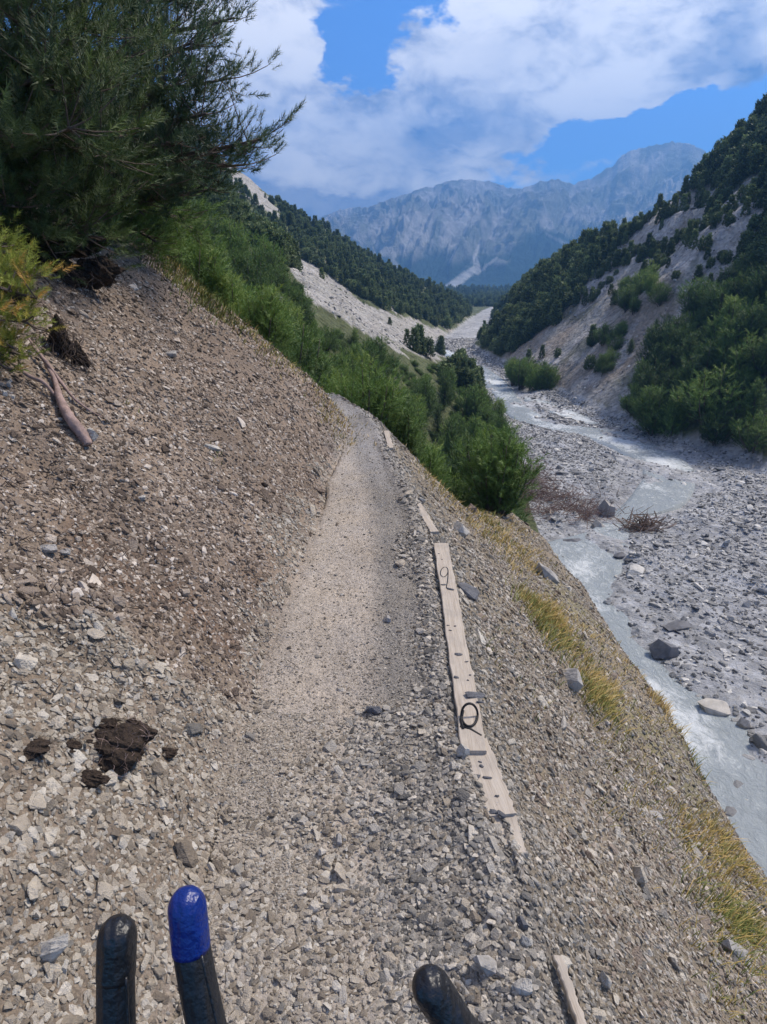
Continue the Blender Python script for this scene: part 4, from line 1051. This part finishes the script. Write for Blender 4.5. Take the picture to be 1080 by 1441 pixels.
# D: yellowish young pine at the left edge
bD = Vector((-2.62, 3.55, gz_(-2.62, 3.55)))
limD = [(world(46, 392, 3.5), .6), (world(52, 420, 3.4), .5), (world(20, 372, 3.6), .9), (world(40, 455, 3.35), .4), (world(15, 410, 3.3), .6), (world(20, 490, 3.3), .3), (world(0, 450, 3.2), .5), (world(-20, 400, 3.5), .6), (world(5, 515, 3.3), .2), (world(30, 500, 3.4), .2), (world(38, 430, 3.5), .6)]
big_pine(bD, bD+Vector((.05, 0, .75)), limD, 'young yellow green pine with orange tips at the left picture edge', 34, M_YEL, .02, 12, None, (.10, .2), 1.1, tsc=.5)

# ------------------------------------------------------------------ turf overhang with hanging roots
def lump(name, c, rad, mat, seed, parent=None, n=4, amp=.35):
    bm = bmesh.new(); bmesh.ops.create_icosphere(bm, subdivisions=n, radius=1)
    r = np.random.default_rng(seed); V = np.array([v.co for v in bm.verts]); o_ = r.uniform(0, 50, 3)
    f_ = 1+amp*fbm(V[:, 0]*1.3+V[:, 2]+o_[0], V[:, 1]*1.3+V[:, 2]*.7+o_[1], .7, 4, seed, .6)
    for v, k in zip(bm.verts, f_): v.co = Vector((v.co.x*rad[0]*k, v.co.y*rad[1]*k, v.co.z*rad[2]*k))
    me = bpy.data.meshes.new(name); bm.to_mesh(me); bm.free(); me.materials.append(mat)
    o = bpy.data.objects.new(name, me); COL.objects.link(o); o.location = c
    if parent: o.parent = parent
    return o
def roots(n, c, spread, L, mat, rad, name, parent, down=1.0, seed=0, sides=4):
    r = random.Random(seed); parts = []
    for _ in range(n):
        p = Vector(c)+Vector((r.gauss(0, spread[0]), r.gauss(0, spread[1]), r.gauss(0, spread[2]))); d_v = Vector((r.gauss(0, .6), r.gauss(-.2, .5), -down)).normalized(); l = L*r.uniform(.4, 1.2); ps = [p]
        for i in range(5):
            d_v = (d_v+Vector((r.gauss(0, .35), r.gauss(0, .35), r.gauss(0, .25)))).normalized(); p = p+d_v*l/5; ps.append(p)
        parts.append(tube(ps, [rad*r.uniform(.5, 1.4)*(1-.15*i) for i in range(6)], sides, cap=False))
    v, f = joinvf(parts); return mk(name, v, f, mat, parent)
def overhang(u, v, rad, label, seed, nroot, L):
    p = hit(u, v); t = empty('turf_overhang', p, label, 'turf')
    for k in range(8):
        lump('turf', (random.uniform(-1, 1)*rad[0]*.9, random.uniform(-.1, .9)*rad[1], random.uniform(-.6, .6)*rad[2]), tuple(q*random.uniform(.3, .6) for q in rad), M_SOIL, seed+k, t, 4, .95)
    roots(nroot, (0, -rad[1]*.5, 0), (rad[0]*.7, rad[1]*.35, rad[2]*.5), L, M_ROOTD, .0028, 'hanging_roots', t, 1, seed)
    return t
overhang(88, 392, (.26, .22, .16), 'dark turf edge with hanging roots under the left pine at the crest of the bank', 51, 60, .3)
overhang(120, 385, (.12, .2, .12), 'small dark root fringe at the crest of the bank, right of the larger turf edge', 61, 36, .26)
overhang(88, 500, (.10, .06, .20), 'dark hollow of torn turf and roots behind the dead root branch', 71, 220, .2)
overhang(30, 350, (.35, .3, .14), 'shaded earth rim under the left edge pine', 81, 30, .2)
# dead root branch
def pth(lst): return [Vector(hit(u, v))+Vector((0, -.01, dz)) for u, v, dz in lst]
dr_ = empty('dead_root', hit(125, 625), 'bare reddish dead root with forked ends lying down the bank', 'root')
def dtube(lst, rads, name, m=M_ROOT, jit=.12):
    ps = resample(np.array([tuple(p) for p in pth(lst)]), len(lst)*4); rr = np.interp(np.linspace(0, 1, len(ps)), np.linspace(0, 1, len(rads)), rads)
    v, f = tube([Vector(p)-dr_.location for p in ps], list(rr), 8, jit); return mk(name, v, f, m, dr_, True)
dtube([(83, 555, .05), (90, 578, .05), (103, 603, .05), (118, 622, .045), (127, 634, .03)], [.014, .022, .028, .031, .026], 'root_stem')
dtube([(45, 492, .06), (55, 508, .07), (68, 525, .06), (80, 545, .05), (84, 560, .04)], [.005, .008, .011, .014, .016], 'root_fork')
dtube([(52, 510, .08), (72, 530, .07), (90, 553, .06), (108, 570, .03), (130, 582, .01), (150, 590, .0)], [.008, .010, .009, .007, .005, .003], 'root_fork')
dtube([(10, 515, .03), (25, 528, .05), (45, 543, .05), (66, 552, .05), (80, 566, .04)], [.006, .009, .010, .010, .008], 'root_fork')
rock('rock', 128, 622, 16, 34, M_PALEROCK, 'tan stone leaning on the lower end of the dead root', idx=2, ang=60)
for k, (u, v, wp, lb) in enumerate([(14, 545, 16, 'rounded stone of the pile at the left picture edge, topmost'), (8, 558, 16, 'rounded stone of the pile at the left picture edge, lower left'), (20, 562, 12, 'small tan stone at the foot of the pile at the left picture edge')]):
    rock('rock', u, v, wp, wp*.75, M_PALEROCK if k else M_GREYROCK, lb, idx=1)
p0 = hit(75, 382); v, f = tube([p0+Vector((0, -.1, .1)), p0+Vector((.1, -.12, .12)), p0+Vector((.22, -.1, .13))], [.006, .005, .003], 5); tag(mk('dry_stick', v, f, M_DRIFT, None, True), 'short pale dry stick poking out from the turf edge', 'stick')
# dark sod clump on the trail side
for (u, v, rr0, lb, nr_) in [(163, 1058, (.085, .075, .060), 'largest dark sod clump with root fibres lying on the pale chips', 70), (45, 1055, (.045, .035, .014), 'flat dark clod left of the largest sod clump', 20), (122, 1098, (.045, .025, .02), 'dark clod just below and left of the largest sod clump', 24), (232, 1060, (.04, .02, .014), 'thin dark clod right of the largest sod clump', 16), (150, 1022, (.04, .03, .02), 'dark earthy clod behind the largest sod clump', 30), (195, 1030, (.03, .03, .022), 'dark rooty clod behind and right of the largest sod clump', 30), (100, 1050, (.03, .02, .014), 'dark flat clod halfway between the left clod and the largest one', 14)]:
    p = hit(u, v); t = empty('sod_clump', p+Vector((0, 0, rr0[2]*.05)), lb, 'sod clump')
    lump('sod', (0, 0, 0), rr0, M_SOIL, int(u), t, 4, .6)
    for q in range(6): lump('sod', (random.gauss(0, rr0[0]*.8), random.gauss(0, rr0[1]*.8), 0), tuple(c*random.uniform(.25, .5) for c in rr0), M_SOIL, int(u)+q+1, t, 3, .7)
    roots(nr_*2, (0, 0, rr0[2]*.6), (rr0[0]*.7, rr0[1]*.7, rr0[2]*.35), .07, M_ROOT if nr_ > 60 else M_ROOTD, .0008, 'root_fibres', t, .25, int(u), 3)

# ------------------------------------------------------------------ brush heaps and driftwood on the riverbed
def heap(u, v, n, L, wd, hh, label, mat=M_TWIG, name='brush_heap', rad=.018, cat='brushwood', z=None):
    x0, y0 = onbed(u, v); z0 = float(zbed(y0)) if z is None else z; t = empty(name, (x0, y0, z0), label, cat); r = random.Random(int(u)); parts = []; logs = []
    for k in range(n):
        p = Vector((r.gauss(0, wd[0]), r.gauss(0, wd[1]), abs(r.gauss(0, hh)))); d_v = Vector((r.gauss(0, 1), r.gauss(0, .6), r.gauss(.25, .5))).normalized(); l = L*r.uniform(.3, 1.2); ps = [p-d_v*l/2]
        for i in range(4): d_v = (d_v+Vector((r.gauss(0, .2),)*3)).normalized(); ps.append(ps[-1]+d_v*l/4)
        (logs if k % 12 == 0 else parts).append(tube(ps, [rad*(2.6 if k % 12 == 0 else 1)*r.uniform(.5, 1.3)*(1-.18*i) for i in range(5)], 4))
    v_, f_ = joinvf(parts); mk('twigs', v_, f_, mat, t)
    for q in logs[:12]: mk('branch', q[0], q[1], M_DRIFT, t)
    return t
heap(906, 742, 130, 1.5, (.42, .3), .22, 'driftwood root clump stranded on the gravel beside the stream', plain('drift_brown', (.17, .115, .085), .9, 6, .5, 0), 'driftwood', .028, 'driftwood')
heap(812, 722, 420, 1.3, (1.1, .6), .2, 'brown brushwood heap among the boulders left of the stream', cat='brushwood')
heap(765, 700, 300, 1.6, (1.3, .7), .25, 'brown brushwood heap at the foot of the dwarf pines')
heap(735, 680, 500, 2.0, (.9, 1.0), .6, 'tall reddish bare brush below the last dwarf pine', rad=.014, cat='bush')
heap(712, 715, 400, 1.6, (1.0, .8), .4, 'dead reddish brush behind the rim of the slope', rad=.014, cat='bush')
v, f = tube([Vector((*onbed(978, 825), 0)), Vector((*onbed(990, 834), 0))], [.09, .06], 6)
x0, y0 = onbed(983, 829); o = mk('log', [(a[0]-x0, a[1]-y0, a[2]) for a in v], f, plain('pale_log', (.5, .47, .43), .8, 8, .3, 0)); o.location = (x0, y0, float(zbed(y0))+.1); tag(o, 'short pale bleached log on the dark gravel right of the stream', 'log')

# ------------------------------------------------------------------ grass
def grass_mat():
    m, g, b = newmat('dry_grass'); tone = g.n('ShaderNodeAttribute', attribute_name='tone').outputs['Fac']
    c = g.ramp(tone, [(0, (.09, .12, .02)), (.28, (.19, .20, .04)), (.5, (.40, .29, .08)), (.75, (.55, .36, .12)), (1, (.62, .50, .28))])
    g.l(c, b.inputs['Base Color']); b.inputs['Roughness'].default_value = .7; return m
M_GRASS = grass_mat()
def grass(name, plist, label):
    Vs = []; Ts = []
    for (p, n, sp, L, tone, lean) in plist:
        n = int(n*.6); a = rng.normal(0, sp*1.25, (n, 2)); X0 = p[0]+a[:, 0]; Y0 = p[1]+a[:, 1]; Z0 = H(X0, Y0, True)
        ll = L*rng.uniform(.4, 1.6, n); ph = rng.uniform(0, 6.283, n); ln_ = rng.uniform(.1, .7, n)
        tx = X0+np.cos(ph)*ln_*ll+lean[0]*ll; ty = Y0+np.sin(ph)*ln_*ll+lean[1]*ll; tz = Z0+ll*np.sqrt(np.clip(1-ln_**2, .2, 1))*.8+lean[2]*ll
        wd = .0011+.0005*math.hypot(p[0], p[1]); cx, sy = -np.sin(ph)*wd, np.cos(ph)*wd
        mx_, my, mz = (X0*.5+tx*.5), (Y0*.5+ty*.5), Z0*.42+tz*.58
        b1 = np.stack([X0-cx, Y0-sy, Z0-.01], -1); b2 = np.stack([X0+cx, Y0+sy, Z0-.01], -1); m1 = np.stack([mx_-cx*.8, my-sy*.8, mz], -1); m2 = np.stack([mx_+cx*.8, my+sy*.8, mz], -1); t_ = np.stack([tx, ty, tz], -1)
        v = np.stack([b1, b2, m2, b1, m2, m1, m1, m2, t_], 1); Vs.append(v.reshape(-1, 3)); Ts.append(np.repeat(np.clip(tone-.06+rng.normal(0, .2, n), 0, 1), 9))
    V = np.concatenate(Vs); T = np.concatenate(Ts)
    return tag(mk(name, V, np.arange(len(V)).reshape(-1, 3), M_GRASS, attrs={'tone': ('FLOAT', T)}), label, None, kind='stuff')
pl = []
def gpx(u, v, n, sp, L, tone, lean=(.25, -.05, -.25)):
    p = hit(u, v)
    if p is not None: pl.append((p, n, sp, L, tone, lean))
def strip(a, b, w, k, n, sp, L, tone, jt=.15):
    for i in range(k):
        t = random.random(); gpx(a[0]+(b[0]-a[0])*t+random.gauss(0, w), a[1]+(b[1]-a[1])*t+random.gauss(0, w), n, sp, L, tone+random.uniform(-jt, jt))
strip((730, 835), (790, 910), 7, 26, 90, .055, .13, .42)          # golden green strip
strip((760, 850), (800, 885), 9, 16, 70, .06, .11, .7)
strip((822, 955), (855, 1000), 8, 20, 80, .05, .12, .42); strip((835, 955), (850, 975), 7, 8, 80, .05, .12, .75)
strip((930, 985), (990, 1035), 8, 24, 90, .055, .13, .75); strip((965, 1030), (992, 1075), 7, 18, 90, .05, .13, .35)
strip((690, 745), (760, 800), 14, 30, 46, .09, .1, .62); strip((600, 650), (700, 760), 11, 44, 40, .10, .09, .62); strip((660, 690), (745, 800), 12, 30, 40, .09, .09, .66)
strip((640, 690), (690, 740), 9, 14, 60, .08, .11, .35); strip((560, 620), (640, 690), 8, 24, 36, .10, .08, .6)
strip((860, 900), (940, 980), 13, 34, 40, .07, .08, .68); strip((800, 880), (900, 1000), 16, 26, 34, .06, .07, .55)
strip((985, 1150), (1060, 1260), 18, 36, 60, .05, .10, .6); strip((1010, 1280), (1060, 1320), 16, 24, 70, .045, .10, .38)
strip((940, 1100), (1060, 1330), 30, 50, 26, .05, .07, .55); strip((860, 1040), (960, 1180), 30, 30, 22, .05, .06, .5); strip((800, 900), (900, 1100), 30, 26, 20, .05, .05, .5)
strip((700, 880), (790, 1000), 22, 20, 14, .04, .05, .3)
strip((450, 560), (490, 620), 8, 24, 36, .10, .07, .6)            # nose of the bank
strip((330, 450), (470, 560), 7, 40, 34, .10, .09, .4); strip((215, 365), (330, 455), 7, 50, 50, .10, .13, .22)
gpx(300, 638, 30, .03, .06, .2); gpx(176, 572, 20, .03, .05, .2)
strip((1000, 1350), (1080, 1420), 20, 14, 24, .04, .06, .5)
grass('grass', pl, 'golden and green grass tufts growing on the outer slope and along the crest of the bank')
# fine litter of twigs on the bank near the roots
parts = []
for k in range(520):
    u, v = (random.gauss(60, 70), random.gauss(640, 120)) if k < 330 else (random.uniform(0, 420), random.uniform(560, 1000))
    if u < 0 or v < 420 or v > 1100: continue
    p = hit(u, v, 12)
    if p is None or p.y > 7: continue
    a = Vector((random.gauss(0, 1), random.gauss(0, 1), random.gauss(0, .3)-.3)).normalized(); l = random.uniform(.03, .11)
    parts.append(tube([p+Vector((0, 0, .008))-a*l/2, p+Vector((0, 0, .018)), p+Vector((0, 0, .008))+a*l/2+Vector((0, 0, .01))], [.0016, .0018, .001], 3, cap=False))
v, f = joinvf(parts); tag(mk('twig_litter', v, f, M_ROOTD), 'small twigs and root bits littering the bank', None, kind='stuff')

# ------------------------------------------------------------------ gloved hands at the bottom of the view
def glove_mat(name, col, rough):
    m, g, b = newmat(name); P = g.n('ShaderNodeTexCoord').outputs['Object']
    b.inputs['Base Color'].default_value = (*col, 1); b.inputs['Roughness'].default_value = rough
    n = g.noise(P, 60, 4, .6); w = g.n('ShaderNodeTexWave'); w.inputs['Scale'].default_value = 45; w.inputs['Distortion'].default_value = 5; g.l(P, w.inputs[0])
    n2_ = g.noise(P, 170, 3); bump(g, b, g.m('ADD', g.m('ADD', n, g.m('MULTIPLY', n2_, .5)), g.m('MULTIPLY', w.outputs[1], .25)), .004, .7); return m
M_GLOVE = glove_mat('black_glove', (.012, .012, .014), .5); M_BLUE = glove_mat('blue_fingertip', (.001, .017, .15), .38); M_LEATH = glove_mat('black_fingertip', (.010, .010, .012), .42)
def cam_pt(u, v, dep): 
    d = ray(u, v); return Vector((d[0], d[1], d[2]))*dep+Vector((0, 0, CAMZ))
def skin_obj(name, verts, edges, rads, root, mat, parent, smooth=2):
    me = bpy.data.meshes.new(name); me.from_pydata([tuple(v) for v in verts], edges, []); me.update()
    o = bpy.data.objects.new(name, me); COL.objects.link(o); o.parent = parent
    md = o.modifiers.new('skin', 'SKIN'); md.use_smooth_shade = True; md.branch_smoothing = .4
    if not me.skin_vertices: me.skin_vertices.new(name='skin')
    for i, r_ in enumerate(rads): me.skin_vertices[0].data[i].radius = (r_, r_)
    me.skin_vertices[0].data[root].use_root = True
    ss = o.modifiers.new('sub', 'SUBSURF'); ss.levels = smooth; ss.render_levels = smooth
    me.materials.append(mat); return o
def hand(label, fingers, wrist, elbow, palm):
    """fingers: list of joint lists (tip last); palm joins them"""
    base = palm[0]; t = empty('gloved_hand', base, label, 'hand')
    V = [base, wrist, elbow]; E = [(0, 1), (1, 2)]; Rd = [.026, .027, .04]
    prev_idx = []
    for fi, (js, r0) in enumerate(fingers):
        k = len(V); V.append(palm[1+min(fi, len(palm)-2)]); Rd.append(.016); E.append((0, k)); last = k
        for j, p in enumerate(js):
            V.append(p); Rd.append(r0*1.16*(1-.02*j)); E.append((last, len(V)-1)); last = len(V)-1
    o = skin_obj('glove', [v-base for v in V], E, Rd, 0, M_GLOVE, t); return t, base
def cap(name, a, b, r0, mat, t, base, frac0=0.0, rb=None):
    """rounded fingertip shell from a (open end) to b (tip)"""
    n = 18; ps = []; rd = []
    L = (b-a).length; r0 *= 1.01
    for i in range(n):
        q = i/(n-1); ps.append(a.lerp(b, q)-base)
        rem = (1-q)*L; x_ = min(1, rem/(r0*1.15)); rr = r0*math.sqrt(max(0, 1-(1-x_)**2)); rd.append(max(rr, .0006)*(1 if q > .05 else 1.0))
    v, f = tube(ps, rd, 24); o = mk(name, v, f, mat, t, True); return o
# left hand: first finger, second finger with the blue tip, others curled below the view
dl = .40
f1 = [cam_pt(166, 1530, dl), cam_pt(164, 1450, dl), cam_pt(163, 1385, dl), cam_pt(165, 1318, dl)]
f2 = [cam_pt(318, 1540, dl), cam_pt(292, 1450, dl), cam_pt(276, 1370, dl), cam_pt(262, 1288, dl)]
f3 = [cam_pt(90, 1590, dl), cam_pt(75, 1540, dl+.02), cam_pt(85, 1560, dl+.05), cam_pt(100, 1610, dl+.06)]
f4 = [cam_pt(30, 1640, dl), cam_pt(10, 1600, dl+.02), cam_pt(20, 1620, dl+.045), cam_pt(35, 1660, dl+.05)]
th_ = [cam_pt(400, 1740, dl-.02), cam_pt(440, 1690, dl-.01), cam_pt(450, 1640, dl), cam_pt(445, 1600, dl+.01)]
palmL = [cam_pt(210, 1760, dl-.02), cam_pt(180, 1640, dl), cam_pt(300, 1650, dl), cam_pt(110, 1670, dl), cam_pt(60, 1710, dl), cam_pt(330, 1790, dl-.02)]
hl, bl = hand('left gloved hand, one black finger and one finger with a shiny blue tip pointing up', [(f1, .0112), (f2, .0112), (f3, .0105), (f4, .0095), (th_, .011)], cam_pt(230, 1960, dl-.06), cam_pt(240, 2500, dl-.12), palmL)
cap('blue_fingertip', cam_pt(269.5, 1336, dl), cam_pt(261, 1249, dl-.001), .0117, M_BLUE, hl, bl)
cap('black_fingertip', cam_pt(163.5, 1372, dl), cam_pt(166, 1290, dl-.001), .0117, M_LEATH, hl, bl)
dr = .40
g1 = [cam_pt(740, 1560, dr), cam_pt(690, 1500, dr), cam_pt(645, 1448, dr), cam_pt(608, 1398, dr)]
g2 = [cam_pt(810, 1580, dr), cam_pt(790, 1540, dr+.03), cam_pt(780, 1550, dr+.05), cam_pt(785, 1590, dr+.06)]
g3 = [cam_pt(870, 1620, dr), cam_pt(860, 1580, dr+.03), cam_pt(850, 1590, dr+.05), cam_pt(850, 1630, dr+.06)]
g4 = [cam_pt(920, 1670, dr), cam_pt(915, 1630, dr+.025), cam_pt(905, 1640, dr+.045), cam_pt(905, 1670, dr+.05)]
gt = [cam_pt(640, 1760, dr-.02), cam_pt(610, 1710, dr-.01), cam_pt(600, 1660, dr), cam_pt(605, 1620, dr+.01)]
palmR = [cam_pt(810, 1780, dr-.02), cam_pt(780, 1650, dr), cam_pt(830, 1660, dr), cam_pt(880, 1690, dr), cam_pt(920, 1730, dr), cam_pt(720, 1800, dr-.02)]
hr_, br = hand('right gloved hand with a single black fingertip showing at the bottom edge', [(g1, .0115), (g2, .0112), (g3, .0105), (g4, .0095), (gt, .011)], cam_pt(800, 1980, dr-.06), cam_pt(820, 2500, dr-.12), palmR)
cap('black_fingertip', cam_pt(641, 1443, dr), cam_pt(592, 1366, dr-.001), .0122, M_LEATH, hr_, br)
# stitched seams
for (a, b_, h_, bb) in ((cam_pt(284, 1345, dl-.012), cam_pt(312, 1470, dl-.012), hl, bl), (cam_pt(178, 1375, dl-.012), cam_pt(182, 1470, dl-.012), hl, bl)):
    v, f = tube([a.lerp(b_, q)-bb for q in np.linspace(0, 1, 10)], .0009, 5); mk('seam', v, f, M_LEATH, h_, True)
